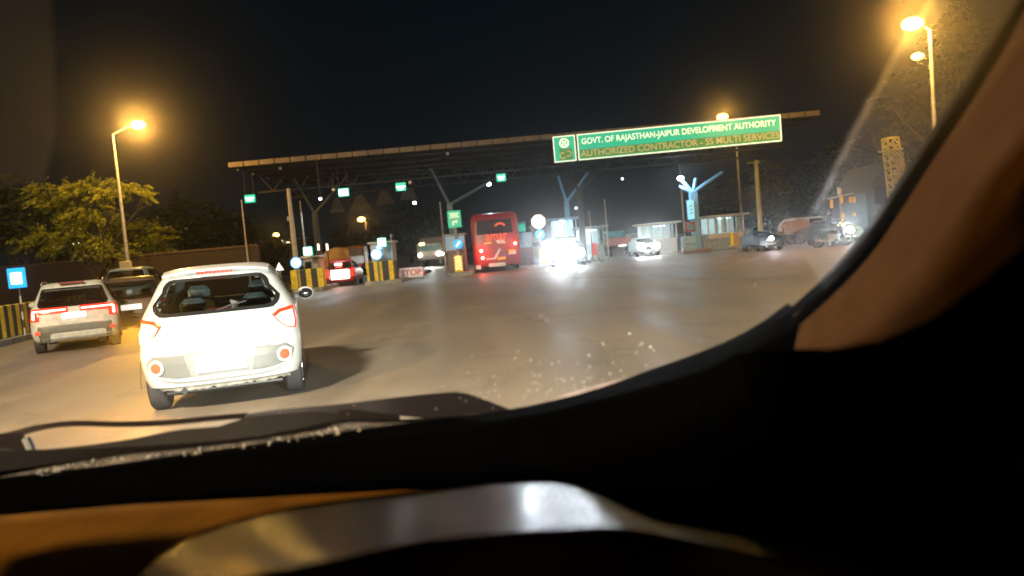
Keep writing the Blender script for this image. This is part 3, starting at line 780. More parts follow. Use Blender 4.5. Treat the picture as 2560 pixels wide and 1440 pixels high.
hb_m = Matrix.Translation(hb.location) @ Matrix.Rotation(hb.rotation_euler.z, 4, 'Z')
def shelf_item(name, loc, label, cat):
    t = empty(name, hb_m @ Vector(loc), label, cat, rz=hb.rotation_euler.z); return t
t = shelf_item('reflection_block', (-.02, .62, .855), 'red cushion added on the parcel shelf for the red reflection in the hatchback rear window', 'reflection_block')  # added shape giving the red reflection in the rear window
mb = MB(); mb.rbox((0, 0, .06), (.36, .2, .12), .05); mb.build('cover', mat('red_reflection_tone', (.45, .07, .05), .9), t, smooth=True)
t = shelf_item('reflection_box', (.13, .56, .855), 'small white box added on the parcel shelf for the white reflection beside the red cushion', 'box')  # added shape giving the white reflection beside it
mb = MB(); mb.rbox((0, 0, .05), (.14, .1, .10), .015); q = mb.build('carton', mat('white_reflection_tone', (.75, .75, .72), .7), t)
mb = MB(); mb.tube([(0, 0, .10), (.02, -.01, .15), (-.03, 0, .19)], [.03, .045, .012], 7); mb.build('tissue', mat('white_reflection_tone', (.75, .75, .72), .7), q, smooth=True)
# ---------------------------------------------------------------- smaller vehicles share one builder
def small_car(name, px, Y, label, paint, scale=1.0, rz=0.0, w=.86, H=1.55, L=4.1, kind='rear', lights='bar', group=None, lower=None, glass=g_dark, plate=True):
    root = empty(name, (baseX(px, Y), Y, 0), label, 'car', group, rz, scale)
    prof = [(.26, w * .90, .12, L - .15), (.34, w * .96, .03, L - .05), (.5, w, 0, L), (.62, w, .01, L), (.66, w, .05, L - .04), (.85, w * .99, .07, L - .15), (1.0, w * .97, .11, L - .5),
            (1.06, w * .93, .15, L - 1.05), (H - .25, w * .80, .30, L - 1.5), (H - .1, w * .73, .38, L - 1.75), (H - .03, w * .68, .45, L - 1.9), (H, w * .5, .7, L - 2.1)]
    B = Body(prof, L, cd=.36)
    zs = sorted(set([p[0] for p in prof] + [.42, .56, .75, .93, 1.1, 1.15, 1.2, 1.25, 1.3, 1.35, 1.4]))
    zs = [z for z in zs if z <= H]
    wr = rrect(-w * .80, 1.03, w * .80, H - .12, .08, top=w * .09); wi = rrect(-w * .74, 1.07, w * .74, H - .15, .07, top=w * .09)
    car_body(root, B, zs, paint, wi, rrect(-w * .78, 1.07, w * .78, H - .13, .07, top=w * .07), (.8, L - 1.7, 1.08, H - .14, 1.8))
    q = B.patch(wr, .006, .004).build('rear_window', glass, root, smooth=True); ringpatch(B, wr, wi, .010).build('window_edge', m_frit, q, smooth=True)
    B.patch(rrect(-w * .82, 1.05, w * .82, H - .11, .07, top=w * .07), .004, .003, 'front').build('windscreen', glass, root, smooth=True)
    for s in (-1, 1):
        for y0, y1 in ((.78, 1.75), (1.85, L - 1.65)):
            mb = MB(); mb.loft([[(s * (B.at(z)[0] + .004), y0 + .1 * k, z), (s * (B.at(z)[0] + .004), y1 - (.25 * k if y1 > 2 else 0), z)] for z, k in ((1.06, 0), (1.2, .4), (H - .12, 1))], closed=False)
            mb.build('side_window', glass, root)
    if lower: B.patch([(-w * .97, .63), (-w * .97, .30), (w * .97, .30), (w * .97, .63)], .006, .012, sub=12).build('bumper', lower, root, smooth=True)
    for x in (-w + .12, w - .12):
        for y in (.65, L - .75): wheel(root, x, y, .32, .2, rim=False)
    mb = MB(); mb.rbox((0, .9, .75), (w * 1.5, .18, .6), .06); mb.rbox((-.35, 1.0, 1.18), (.28, .1, .16), .04); mb.rbox((.35, 1.0, 1.18), (.28, .1, .16), .04)
    mb.build('rear_seat', m_black, root, smooth=True)
    for s in (-1, 1):
        mb = MB(); mb.ball((s * (w + .1), L - 1.75, 1.08), .11, 10, sy=.6, sz=.7); mb.build('door_mirror', paint, root, smooth=True)
    if plate:
        mb = MB(); mb.rbox((0, B.rear(0, .82) - .012, .83), (.48, .02, .13), .008); mb.build('number_plate', m_plate, root)
    return root, B

# white SUV with a light bar
m_lower = mat('grey_green_bumper', (.09, .10, .08), .5, var=.2)
suv, B = small_car('suv', 196, 14.6, 'white and black SUV with joined bracket shaped red light bars, nearest the striped barrier', m_whitedirty, .875, R(27), w=.88, H=1.58, lower=m_lower)
mb = MB()
for s in (-1, 1):
    pts = [(s * .14, .965), (s * .50, .975), (s * .80, .985)]
    q = B.patch(rrect(min(s * .12, s * .84), .90, max(s * .12, s * .84), 1.03, .02), .02, .03, sub=4).build('tail_lamp', m_tailon, suv, smooth=True)
    B.patch(rrect(min(s * .15, s * .80), .955, max(s * .15, s * .80), .988, .012), .034, .012, sub=4).build('light_bar', m_tailhot, q, smooth=True)
    B.patch(rrect(min(s * .69, s * .87), .75, max(s * .69, s * .87), .95, .02), .022, .03, sub=4).build('lamp_leg', m_tailon, q, smooth=True)
    B.patch(rrect(min(s * .77, s * .82), .79, max(s * .77, s * .82), .96, .012), .034, .012, sub=4).build('light_bar', m_tailhot, q, smooth=True)
    B.patch(rrect(min(s * .68, s * .80), .44, max(s * .68, s * .80), .53, .03), .016, .02, sub=4).build('reflector', mat('pink_reflector', (.8, .12, .08), .3), suv, smooth=True)
for s in (-.55, .55): lamp('tail_glow', (s, -.25, .96), 1.6, (1, .10, .05), suv, 'POINT', .06)
B.patch(rrect(-.50, .27, .60, .46, .06), .030, .03, sub=6).build('skid_plate', m_whitedirty, suv, smooth=True)
mb = MB(); mb.rbox((0, .35, 1.56), (.5, .1, .03), .01); mb.build('roof_spoiler', mat('red_dim', (.3, .03, .02), .3), suv)
for s in (-1, 1):
    mb = MB(); mb.tube([(s * .62, .7, 1.56), (s * .62, 1.0, 1.61), (s * .62, 2.0, 1.61), (s * .62, 2.2, 1.56)], .018, 6); mb.build('roof_rail', m_steel, suv)
# dark car between the two
dk, B = small_car('parked_car', 338, 16.2, 'dark brown car half hidden between the white SUV and the white hatchback', mat('brown_car_paint', (.10, .07, .045), .35), .86, R(25), w=.86, H=1.6)
for s in (-1, 1): B.patch(rrect(min(s * .6, s * .82), .86, max(s * .6, s * .82), 1.0, .03), .018, .03, sub=4).build('tail_lamp', m_tail, dk, smooth=True)
# pale car further on whose roof shows over the dark one
fk, B = small_car('distant_car', 318, 27, 'car with a pale bluish windscreen just showing above the dark brown car', mat('bluish_grey_paint', (.25, .34, .38), .4), 1.0, R(12), H=1.72)
# red car at the leftmost lane
rc, B = small_car('red_car', 852, 36, 'red car with dazzling white number panel waiting in the left toll lane', m_redpaint, .86, R(4), w=.84, H=1.5, plate=False)
B.patch(rrect(-.58, .42, .56, .96, .08), .03, .03, sub=5).build('tailgate_panel', mat('blazing_white_panel', (.85, .85, .82), .4, emit=(1, .93, .84), es=2.2), rc, smooth=True)  # panel emits to give the glare of headlights on the tailgate
mb = MB(); mb.rbox((-.05, B.rear(0, 1.2) - .1, 1.27), (.42, .05, .11), .03); mb.build('high_brake_lamp', m_tailhot, rc)
for s in (-1, 1): B.patch(rrect(min(s * .64, s * .80), .55, max(s * .64, s * .80), 1.0, .03), .018, .03, sub=4).build('tail_lamp', m_tailon, rc, smooth=True)
lamp('tail_glow', (0, -.5, .9), 14, (1, .25, .15), rc, 'POINT', .2)

# ---------------------------------------------------------------- bus
Y = 38.0
def LX(px, Yd=Y, z=1.5): return baseX(px, Yd, z)
bus = empty('bus', (baseX(1246, Y, 0), Y, 0), 'tall maroon coach with lit red tail lamps and orange lettering entering the middle toll lane', 'bus', rz=R(1.5))
BW, BH, BL = 1.23, 3.02, 10.5
m_maroon = mat('maroon_bus_paint', (.22, .016, .020), .35, var=.2, scale=1.5)
mb = MB(); rings = []
for z, wk, yr in ((.32, .96, .04), (.5, 1, 0), (1.4, 1, 0), (1.6, 1, .02), (2.5, .985, .09), (2.8, .96, .16), (2.95, .9, .24), (BH, .78, .4)):
    bb = Body([(z, BW * wk, yr, BL - yr)], BL, n=5, cd=.25, cdf=.3); rings.append(bb.ring(z, 17, 5))
mb.loft(rings, True); mb.build('body', m_maroon, bus, smooth=True)
mb = MB(); mb.prism([(-.95, 1.95), (.92, 1.95), (.86, 2.66), (-.88, 2.66)], .02, lambda x, z, y: Vector((x, -.012 + (z - 1.6) * .075 + y, z))); mb.build('rear_window', mat('dark_bus_glass', (.03, .02, .022), .12, var=.2), bus)
def bl(name, poly, m, y0=-.02, th=.015):
    mb = MB(); mb.prism(poly, th, lambda x, z, y: Vector((x, y0 + max(0, z - 1.6) * .075 + y, z))); return mb.build(name, m, bus)
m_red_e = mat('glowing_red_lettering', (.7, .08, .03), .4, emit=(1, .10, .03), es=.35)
text('lettering', 'amar', m_red_e, bus, (-.50, -.045, 1.60), (1, 0, 0), (0, 0, 1), 1.12, .34, bold=.015, world=False)
arc = [( .28 + .30 * math.cos(R(a)), 2.28 + .22 * math.sin(R(a))) for a in range(10, 171, 16)] + [(.28 + .18 * math.cos(R(a)), 2.28 + .12 * math.sin(R(a))) for a in range(170, 9, -16)]
mb = MB(); mb.loft([[(x, -.012 + (z - 1.6) * .075 - .01, z) for x, z in arc[:11]], [(x, -.012 + (z - 1.6) * .075 - .01, z) for x, z in arc[:10:-1]]], closed=False); mb.build('emblem', m_red_e, bus)
m_yel = mat('amber_sticker', (.7, .42, .05), .5, emit=(1, .55, .08), es=.18)  # a little emission put into the sticker colour; no lamp here
m_wst = mat('white_sticker', (.62, .58, .6), .5, var=.2)
bl('sticker', [(-.60, 1.44), (-.22, 1.46), (-.22, 1.55), (-.60, 1.53)], m_yel)
bl('stripe', [(-.02, 1.60), (.40, 1.60), (.52, 1.42), (.10, 1.42)], m_wst)
bl('stripe', [(-.55, .72), (-.16, .72), (.14, 1.18), (.26, 1.18), (-.06, .64), (-.55, .64)], m_wst)
bl('stripe', [(.55, .82), (.98, .82), (.98, 1.0), (.70, 1.0)], m_wst)
bl('stripe', [(.26, 1.18), (.14, 1.18), (.44, .72), (.54, .72)], mat('violet_sticker', (.16, .08, .22), .5))
bl('sticker', [(.62, .92), (.92, .92), (.92, 1.06), (.62, 1.06)], m_yel, -.03)
bl('number_plate', [(.02, .58), (.44, .60), (.44, .74), (.02, .72)], m_yel, -.03)
for x, z in ((-.78, 1.12), (-.74, .75), (.98, 1.36)):
    mb = MB(); mb.cyl((x, -.05, z), (x, .05, z), .10, n=18); q = mb.build('tail_lamp', m_tailon, bus, smooth=True)
    mb = MB(); mb.ball((x, -.05, z), .075, 12, sy=.5); mb.build('bulb_glow', m_tailhot, q, smooth=True)
    lamp('tail_glow', (x, -.34, z), 24, (1, .12, .08), q, 'POINT', .08)
mb = MB(); mb.rbox((-.03, -.03, .35), (.86, .06, .19), .03); mb.rbox((-1.0, .0, .30), (.26, .06, .22), .03); mb.build('bumper', mat('pale_bumper_board', (.62, .72, .75), .5, var=.3), bus)
for s in (-1, 1):
    for y in (1.8, 8.4): wheel(bus, s * 1.0, y, .46, .3, rim=False)
mb = MB(); mb.rbox((0, 3, .42), (1.6, 5, .2), .05); mb.build('underbody', m_black, bus)
for s in (-1, 1):
    for k in range(7): mb = MB(); mb.rbox((s * (BW + .004), 1.3 + k * 1.3, 2.1), (.02, 1.15, .9), .01); mb.build('side_window', m_frit, bus)

# ---------------------------------------------------------------- tarpaulin truck ahead of the red car
Y = 47; t = empty('truck', (baseX(846, Y), Y, 0), 'truck with orange brown tarpaulin load just beyond the red car', 'truck')
mb = MB(); mb.rbox((0, .0, 1.0), (1.75, .1, .7), .03); mb.rbox((0, 2.2, .95), (1.8, 4.4, .12), .03); mb.rbox((-.87, 2.2, 1.2), (.05, 4.3, .5), .02); mb.rbox((.87, 2.2, 1.2), (.05, 4.3, .5), .02); mb.build('cargo_bed', mat('orange_truck_paint', (.40, .13, .03), .5), t)
mb = MB(); rr = []
for k in range(8):
    y = .05 + 4.2 * k / 7; j = rnd.uniform(-.05, .05)
    rr.append([(-.82, y, 1.3), (-.84, y, 1.72), (-.55, y, 1.95 + j), (0, y, 2.08 + j), (.5, y, 2.0 - j), (.82, y, 1.95), (.84, y, 1.3)])
mb.loft(rr, True, False); mb.build('tarpaulin', mat('tan_tarpaulin', (.42, .25, .08), .8, bump=.5, scale=3), t, smooth=True)
mb = MB(); mb.rbox((0, 5.3, 1.3), (1.8, 1.5, 1.7), .12); mb.build('cab', mat('orange_truck_paint', (.4, .13, .03), .5), t)
for s in (-1, 1):
    for y in (1.0, 5.2): wheel(t, s * .78, y, .42, .26, rim=False)

# ---------------------------------------------------------------- vehicles facing the viewer
def oncoming(name, px, Y, label, paint, py=None, single=False, hz=.68, hx=.62, e=250, scale=1.0, kind='car', r=.09, H=1.5, rz=PI, glare=m_headw, c=(.85, .94, 1), cat='car'):
    root = empty(name, (baseX(px, Y), Y + 4.0 * scale, 0), label, cat, None, rz, scale)
    if py is not None: hz = at(px, py, Y).z / scale
    L = 4.0; w = .86
    prof = [(.26, w * .9, .1, L - .1), (.4, w, 0, L), (.66, w, .02, L - .03), (.82, w * .98, .06, L - .25), (.98, w * .96, .1, L - .8), (1.06, w * .93, .15, L - 1.1), (H - .2, w * .78, .3, L - 1.7), (H - .06, w * .72, .4, L - 1.9), (H, w * .6, .6, L - 2.1)]
    B = Body(prof, L, cdf=.45); zs = sorted(set([p[0] for p in prof] + [.5, .58, .75, .9, 1.15, 1.25]))
    car_body(root, B, zs, paint); B.patch(rrect(-w * .82, 1.03, w * .82, H - .10, .07, top=w * .08), .008, .01, 'front').build('windscreen', m_frit, root, smooth=True)
    B.patch(rrect(-.45, .52, .45, .66, .03), .012, .02, 'front').build('grille', m_black, root)
    B.patch(rrect(-.25, .40, .25, .50, .01), .02, .02, 'front').build('number_plate', m_whitedirty, root)
    for s in ((0,) if single else (-1, 1)):
        y = B.front(s * hx, hz); mb = MB(); mb.ball((s * hx, y + .02, hz), r * (1.25 if s == 1 and name == 'oncoming_car' else .85), 16, sy=.5, sx=1.1); q = mb.build('headlight', glare, root, smooth=True)
        if e: lamp('headlight_beam', (s * hx, y + .28, hz), e * (.05 if name == 'oncoming_car' and s < 0 else 1), c, q, 'SPOT', .10, R(13), .4, (root.location.x / Y, 1, (CAMH - hz * scale) / Y + .065))
    for s in (-1, 1):
        for yy in (.65, L - .75): wheel(root, s * (w - .12), yy, .31, .2, rim=False)
    return root
oncoming('oncoming_car', 1425, 36, 'oncoming car with the most dazzling white headlights beside the striped hazard post', m_darkpaint, py=633, e=5000, hx=.50, r=.27)
oncoming('waiting_car', 1624, 41, 'pale car with washed out bonnet in front of the wide dim glass booth', m_whitedirty, py=616, e=1000, r=.30, hx=.5, H=1.35, scale=.78)
oncoming('auto_rickshaw', 1932, 34, 'small dark vehicle with a single round glare left of the ox cart', mat('black_paint', (.006, .006, .006), .5), py=597, single=True, e=800, r=.17, hx=0, H=1.3, scale=.7, cat='auto rickshaw')
# oncoming lorry behind the STOP barrier
Y = 62; t = empty('lorry', (baseX(1078, Y), Y, 0), 'pale oncoming lorry with headlights on behind the STOP barrier', 'truck', rz=0)
mb = MB(); mb.rbox((0, .8, 1.45), (2.1, 1.6, 1.3), .15); mb.build('cab', mat('pale_lorry_paint', (.42, .36, .28), .5), t, smooth=True)
mb = MB(); mb.rbox((0, -.02, 1.60), (1.8, .04, .5), .02); mb.build('windscreen', mat('sky_blue_glass', (.12, .25, .30), .1), t)
mb = MB(); mb.rbox((.1, 3.8, 1.75), (2.1, 4.2, 1.5), .08); mb.build('cargo_box', mat('pinkish_cargo', (.35, .24, .2), .6), t)
mb = MB(); mb.rbox((0, .02, .78), (2.1, .25, .3), .05); mb.build('bumper', m_conc, t)
for x in (-.85, .72, 1.05):
    mb = MB(); mb.ball((x, -.06, 1.02), .15 if x < 1 else .10, 12, sy=.5); mb.build('headlight', m_head, t, smooth=True)
mb = MB(); mb.ball((-.72, -.05, 1.95), .13, 10, sy=.5); mb.ball((-.50, -.05, 1.97), .13, 10, sy=.5); mb.build('roof_lamp', mat('amber_roof_lamp', (.9, .7, .3), .3, emit=(1, .75, .3), es=5), t, smooth=True)
for s in (-1, 1):
    for y in (.9, 4.6): wheel(t, s * .9, y, .48, .3, rim=False)
lamp('headlight_beam', (0, -.5, 1.0), 500, HEAD, t, 'SPOT', .15, R(140), 1, (0, -1, -.05))
# red pick-up
Y = 45; t = empty('pickup_truck', (baseX(1553, Y), Y, 0), 'red loaded pickup seen from behind between the glass booth and the pale car', 'truck', rz=R(-3))
mb = MB(); mb.rbox((0, 0, .92), (1.45, .06, .46), .02); mb.rbox((0, 1.3, .72), (1.45, 2.6, .08), .02)
for s in (-1, 1): mb.rbox((s * .71, 1.3, .95), (.05, 2.6, .45), .02)
mb.build('cargo_bed', mat('brick_red_paint', (.28, .07, .045), .5, var=.3), t)
mb = MB(); mb.rbox((-.05, 3.2, 1.15), (1.35, 1.2, .9), .12); mb.build('cab', mat('teal_cab_paint', (.05, .20, .28), .4), t, smooth=True)
mb = MB(); mb.rbox((-.05, 2.58, 1.36), (1.1, .03, .34), .02); mb.build('rear_window', mat('teal_glass', (.08, .30, .36), .2), t)
mb = MB(); mb.rbox((.12, -.05, .66), (.48, .03, .10), .02); mb.build('number_plate', m_plate, t)
for s in (-1, 1):
    for y in (.6, 3.2): wheel(t, s * .62, y, .31, .2, rim=False)

# ================================================================== TOLL PLAZA
Y0 = 37.0
def H(px, py, Y): return at(px, py, Y).z
def W(px, py, Y):
    p = at(px, py, Y); return Vector((p.x, Y, p.z))
# canopy: fascia panels, roof deck, purlins, space truss
fl = at(570, 413, 36.8); fr = at(2050, 282, 36.8)
cz = (fl.z + fr.z) / 2
can = empty('toll_canopy', (fl.x, 36.8, 0), 'long flat dark canopy with tan edge panels spanning all the toll lanes', 'canopy')
Lc = fr.x - fl.x
m_fascia = mat('tan_fascia_panel', (.085, .058, .030), .6, var=.45, scale=.9)
k = int(round(Lc / .78)); hgt = .26
zl, zr = fl.z, fr.z
def cz_at(x): return zl + (zr - zl) * x / Lc
for i in range(k):
    x0 = Lc * i / k; mb = MB()
    mb.rbox((x0 + Lc / k / 2, 0, cz_at(x0)), (Lc / k - .03, .10, hgt), .02)
    mb.build('fascia_panel', m_fascia, can)
m_deck = mat('dark_roof_sheet', (.020, .021, .024), .7, var=.3, scale=.6)
mb = MB(); mb.add([(0, .07, zl + .1), (Lc, .07, zr + .1), (Lc, 12, zr + .1), (0, 12, zl + .1), (0, .07, zl - .02), (Lc, .07, zr - .02), (Lc, 12, zr - .02), (0, 12, zl - .02)],
                  [(3, 2, 1, 0)[::-1], (4, 7, 6, 5), (0, 1, 5, 4), (1, 2, 6, 5), (2, 3, 7, 6), (3, 0, 4, 7)]); mb.build('roof', m_deck, can)
m_truss = mat('truss_steel', (.016, .015, .013), .6, .1, var=.4, scale=1.5)
for y in (.9, 3.2, 5.6, 8.0, 10.4):
    mb = MB(); mb.box((Lc / 2, y, (zl + zr) / 2 - .12), (Lc - .2, .10, .16)); mb.build('purlin', m_truss, can)
nx = 20
for y in (3.2, 8.0):
    mb = MB(); dz = .95
    mb.tube([(.3, y, zl - .2 - dz), (Lc - .3, y, zr - .2 - dz)], .06, 6)
    for i in range(nx):
        xa, xb = .4 + (Lc - .8) * i / nx, .4 + (Lc - .8) * (i + 1) / nx; xm = (xa + xb) / 2
        for p, q in (((xa, zl - .2), (xm, zl - .2 - dz)), ((xm, zl - .2 - dz), (xb, zl - .2))):
            mb.tube([(p[0], y, p[1]), (q[0], y, q[1])], .045, 6)
    mb.build('truss', m_truss, can)
# folded triangular ceiling sheets (visible as faint tan triangles)
tri = mat('tan_ceiling_sheet', (.022, .014, .008), .7, var=.5, scale=2)
for px, py, w_ in ((842, 512, .45), (900, 506, .70), (962, 492, .60), (1020, 480, .55)):
    p = W(px, py, 45); mb = MB(); mb.prism([(-w_, -.45), (w_, -.45), (w_ * .25, .45), (-w_ * .25, .45)], .06, lambda x, z, y: Vector((p.x - fl.x + x, p.y - 36.8 + y, p.z + z)))
    mb.build('ceiling_sheet', tri, can)
# branching columns that carry it
def column(px, Y, z_split, branches, m, label, r=.14, base_w=.14):
    bx = baseX(px, Y); t = empty('canopy_column', (bx, Y, 0), label, 'column', 'branching columns of the toll canopy')
    mb = MB(); mb.box((0, 0, z_split / 2), (base_w * 2, base_w * 2, z_split)); mb.rbox((0, 0, .05), (.6, .6, .1), .02); mb.build('shaft', m, t)
    for q in branches:
        b = at(*q, Y); mb = MB(); d = Vector((b.x - bx, q[2] if len(q) > 2 else 0, 0)); 
        mb.tube([(0, 0, z_split - .05), (b.x - bx, 0, b.z)], [r * .62, r * .45], 8); mb.build('branch', m, t)
    return t
column(806, 39.5, 3.9, ((735, 445), (870, 438)), m_darksteel, 'dark column rising behind the leftmost toll island, with two thin branches')
column(1140, 39.5, 3.75, ((1076, 420), (1222, 455)), mat('grey_blue_steel', (.05, .085, .13), .5), 'grey blue column behind the tall green notice board, one long branch lit')
column(1462, 40, 3.9, ((1400, 400), (1530, 395)), m_darksteel, 'dim column between the dazzling car and the small glass booth')
blue = column(1743, 41, H(1740, 478, 41), ((1700, 445), (1739, 445), (1806, 430), (1698, 466)), m_bluesteel, 'bright blue lit column with four fanned branches between the two wide booths', .18, .20)
mb = MB(); p = W(1700, 446, 41); mb.ball((p.x - blue.location.x, -.1, p.z), .13, 12, sx=1.4); mb.build('flood_lamp', m_cool, blue, smooth=True)
lamp('bulb', (p.x - blue.location.x - .1, -.35, p.z - .2), 260, COOL, blue, 'POINT', .1)
# cool canopy lamps
def hung_lamp(px, py, Y, r, e, label):
    p = W(px, py, Y); t = empty('canopy_lamp', p, label, 'lamp', 'cool white lamps under the toll canopy')
    mb = MB(); mb.tube([(0, 0, cz - p.z - .1), (0, 0, r)], .02, 6); mb.ball((0, 0, r * .9), r * 1.05, 10, sz=.4); mb.build('fitting', m_darksteel, t, smooth=True)
    mb = MB(); mb.ball((0, 0, 0), r, 14, sz=.9); mb.build('lens', m_cool, t, smooth=True)
    if e: lamp('bulb', (0, -.15, -r - .12), e, COOL, t, 'SPOT', .08, R(150), .5, (0, -.1, -1))
hung_lamp(1222, 460, 41, .12, 200, 'brightest cool lamp, at the tip of the lit branch above the bus')
hung_lamp(1036, 507, 43, .10, 260, 'cool lamp left of the grey blue column, below the third lane sign')
hung_lamp(801, 497, 36, .06, 420, 'faint cool lamp above the leftmost toll island')
column(1428, 45, 3.6, ((1395, 440), (1470, 430)), m_bluesteel, 'pale blue column glowing above the dazzling headlights')
hung_lamp(1440, 520, 44, .05, 500, 'small cool lamp hung over the bluish booth behind the dazzling headlights')
hung_lamp(1556, 447, 45, .05, 30, 'pin sized cool lamp below the long green sign')
for q in ((700, 420), (1119, 384), (1025, 456), (834, 474)):
    p = W(q[0], q[1], 38); t = empty('bird_spike_bulb', p, 'unlit round globe under the canopy edge, ' + {700: 'leftmost one', 1119: 'the one nearest the long sign', 1025: 'beside the third lane sign', 834: 'left of the white lane sign'}[q[0]], 'globe'); t.name = 'globe_fitting'
    mb = MB(); mb.ball((0, 0, 0), .09, 10); mb.build('globe', mat('dusty_globe', (.55, .5, .45), .5), t, smooth=True)
    mb = MB(); mb.tube([(0, 0, .08), (0, 0, cz - p.z - .05)], .015, 6); mb.build('stem', m_darksteel, t)

# ---------------------------------------------------------------- big green sign, slightly turned
m_sgreen = mat('green_reflective_sheet', (.0, .30, .17), .5, var=.06, emit=(0, .40, .25), es=.80)  # emission on the whole sign stands in for headlights returned by reflective sheeting
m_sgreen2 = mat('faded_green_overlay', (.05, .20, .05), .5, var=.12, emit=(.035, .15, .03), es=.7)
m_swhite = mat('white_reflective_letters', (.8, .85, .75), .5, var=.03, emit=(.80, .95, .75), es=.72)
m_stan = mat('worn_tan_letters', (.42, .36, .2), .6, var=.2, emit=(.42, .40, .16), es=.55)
TL, TR, BL_, BR = at(1381, 342, 36.45), at(1951, 286, 35.55), at(1384, 408, 36.45), at(1955, 352, 35.55)
ang = math.atan2(TR.y - TL.y, TR.x - TL.x)
sx_ = Vector((TR.x - TL.x, TR.y - TL.y, 0)).length; zt = (TL.z + TR.z) / 2; zb = (BL_.z + BR.z) / 2; sh = zt - zb
slope = math.atan2(TR.z - TL.z, sx_)
big = empty('overhead_sign', (TL.x, TL.y, zb), 'long green overhead sign with white lettering and emblem panel, fixed to the canopy edge', 'sign')
xd = Vector((math.cos(ang) * math.cos(slope), math.sin(ang) * math.cos(slope), math.sin(slope))); zd = Vector((0, 0, 1)); nd_ = xd.cross(zd)
zoff = (TL.z - zt)
def S(u, v, o=0): return Vector((0, 0, zoff)) + xd * (u * sx_) + zd * (v * sh) + nd_ * o   # u 0..1 along, v 0..1 up
def spanel(name, u0, v0, u1, v1, o, th, m, par=big):
    mb = MB(); q = [S(u0, v0, o), S(u1, v0, o), S(u1, v1, o), S(u0, v1, o)]; b = [p - nd_ * th for p in q]
    mb.add(q + b, [(0, 1, 2, 3), (7, 6, 5, 4), (0, 4, 5, 1), (1, 5, 6, 2), (2, 6, 7, 3), (3, 7, 4, 0)]); return mb.build(name, m, par)
def sframe(name, u0, v0, u1, v1, o, m, par):
    a = .055 / sx_; b = .055 / sh; mb = MB()
    for (p, q, r_, s_) in ((u0, v0, u1, v0 + b), (u0, v1 - b, u1, v1), (u0, v0 + b, u0 + a, v1 - b), (u1 - a, v0 + b, u1, v1 - b)):
        Q = [S(p, q, o), S(r_, q, o), S(r_, s_, o), S(p, s_, o)]; mb.add(Q + [x - nd_ * .03 for x in Q], [(0, 1, 2, 3), (7, 6, 5, 4), (0, 4, 5, 1), (1, 5, 6, 2), (2, 6, 7, 3), (3, 7, 4, 0)])
    return mb.build(name, m, par)
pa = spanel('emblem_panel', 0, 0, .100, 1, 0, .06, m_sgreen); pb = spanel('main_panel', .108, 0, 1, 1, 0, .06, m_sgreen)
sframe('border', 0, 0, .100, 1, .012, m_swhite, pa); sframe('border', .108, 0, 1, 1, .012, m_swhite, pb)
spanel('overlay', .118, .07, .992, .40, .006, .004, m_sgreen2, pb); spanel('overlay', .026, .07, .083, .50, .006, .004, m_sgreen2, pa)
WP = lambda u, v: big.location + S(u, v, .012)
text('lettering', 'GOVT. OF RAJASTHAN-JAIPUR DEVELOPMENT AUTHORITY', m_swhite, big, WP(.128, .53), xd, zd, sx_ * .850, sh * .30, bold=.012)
text('faded_lettering', 'AUTHORIZED CONTRACTOR - SS MULTI SERVICES', m_stan, big, WP(.120, .125), xd, zd, sx_ * .870, sh * .25, bold=.012)
# emblem: toothed ring over a curling S mark
mb = MB()
def ringm(mb, cu_, cv, r1, r2, n=20, teeth=0):
    a = []; b = []
    for k in range(n):
        t_ = 2 * PI * k / n; rr = r1 * (1.0 if not teeth or k % 2 else .84)
        for lst, q in ((a, rr), (b, r2)): lst.append(S(cu_, cv, .014) + xd * q * math.cos(t_) + zd * q * math.sin(t_))
    mb.loft([a, b])
ringm(mb, .05, .72, .26, .155, 24, 1); ringm(mb, .05, .72, .10, .04, 10, 1)
for k in range(4):
    t_ = PI / 4 + k * PI / 2; c0 = S(.05, .72, .014) + xd * .13 * math.cos(t_) + zd * .13 * math.sin(t_); mb.box(c0, (.05, .006, .05))
mb.build('emblem', m_swhite, pa)
mb = MB()
def arcm(cu_, cv, r1, r2, a0, a1):
    a = []; b = []
    for k in range(13):
        t_ = R(a0 + (a1 - a0) * k / 12)
        for lst, q in ((a, r1), (b, r2)): lst.append(S(cu_, cv, .014) + xd * q * math.cos(t_) + zd * q * math.sin(t_))
    mb.loft([a, b], closed=False)
arcm(.040, .24, .17, .11, 60, 330); arcm(.066, .30, .15, .10, -130, 120)
mb.build('curled_mark', m_stan, pa)

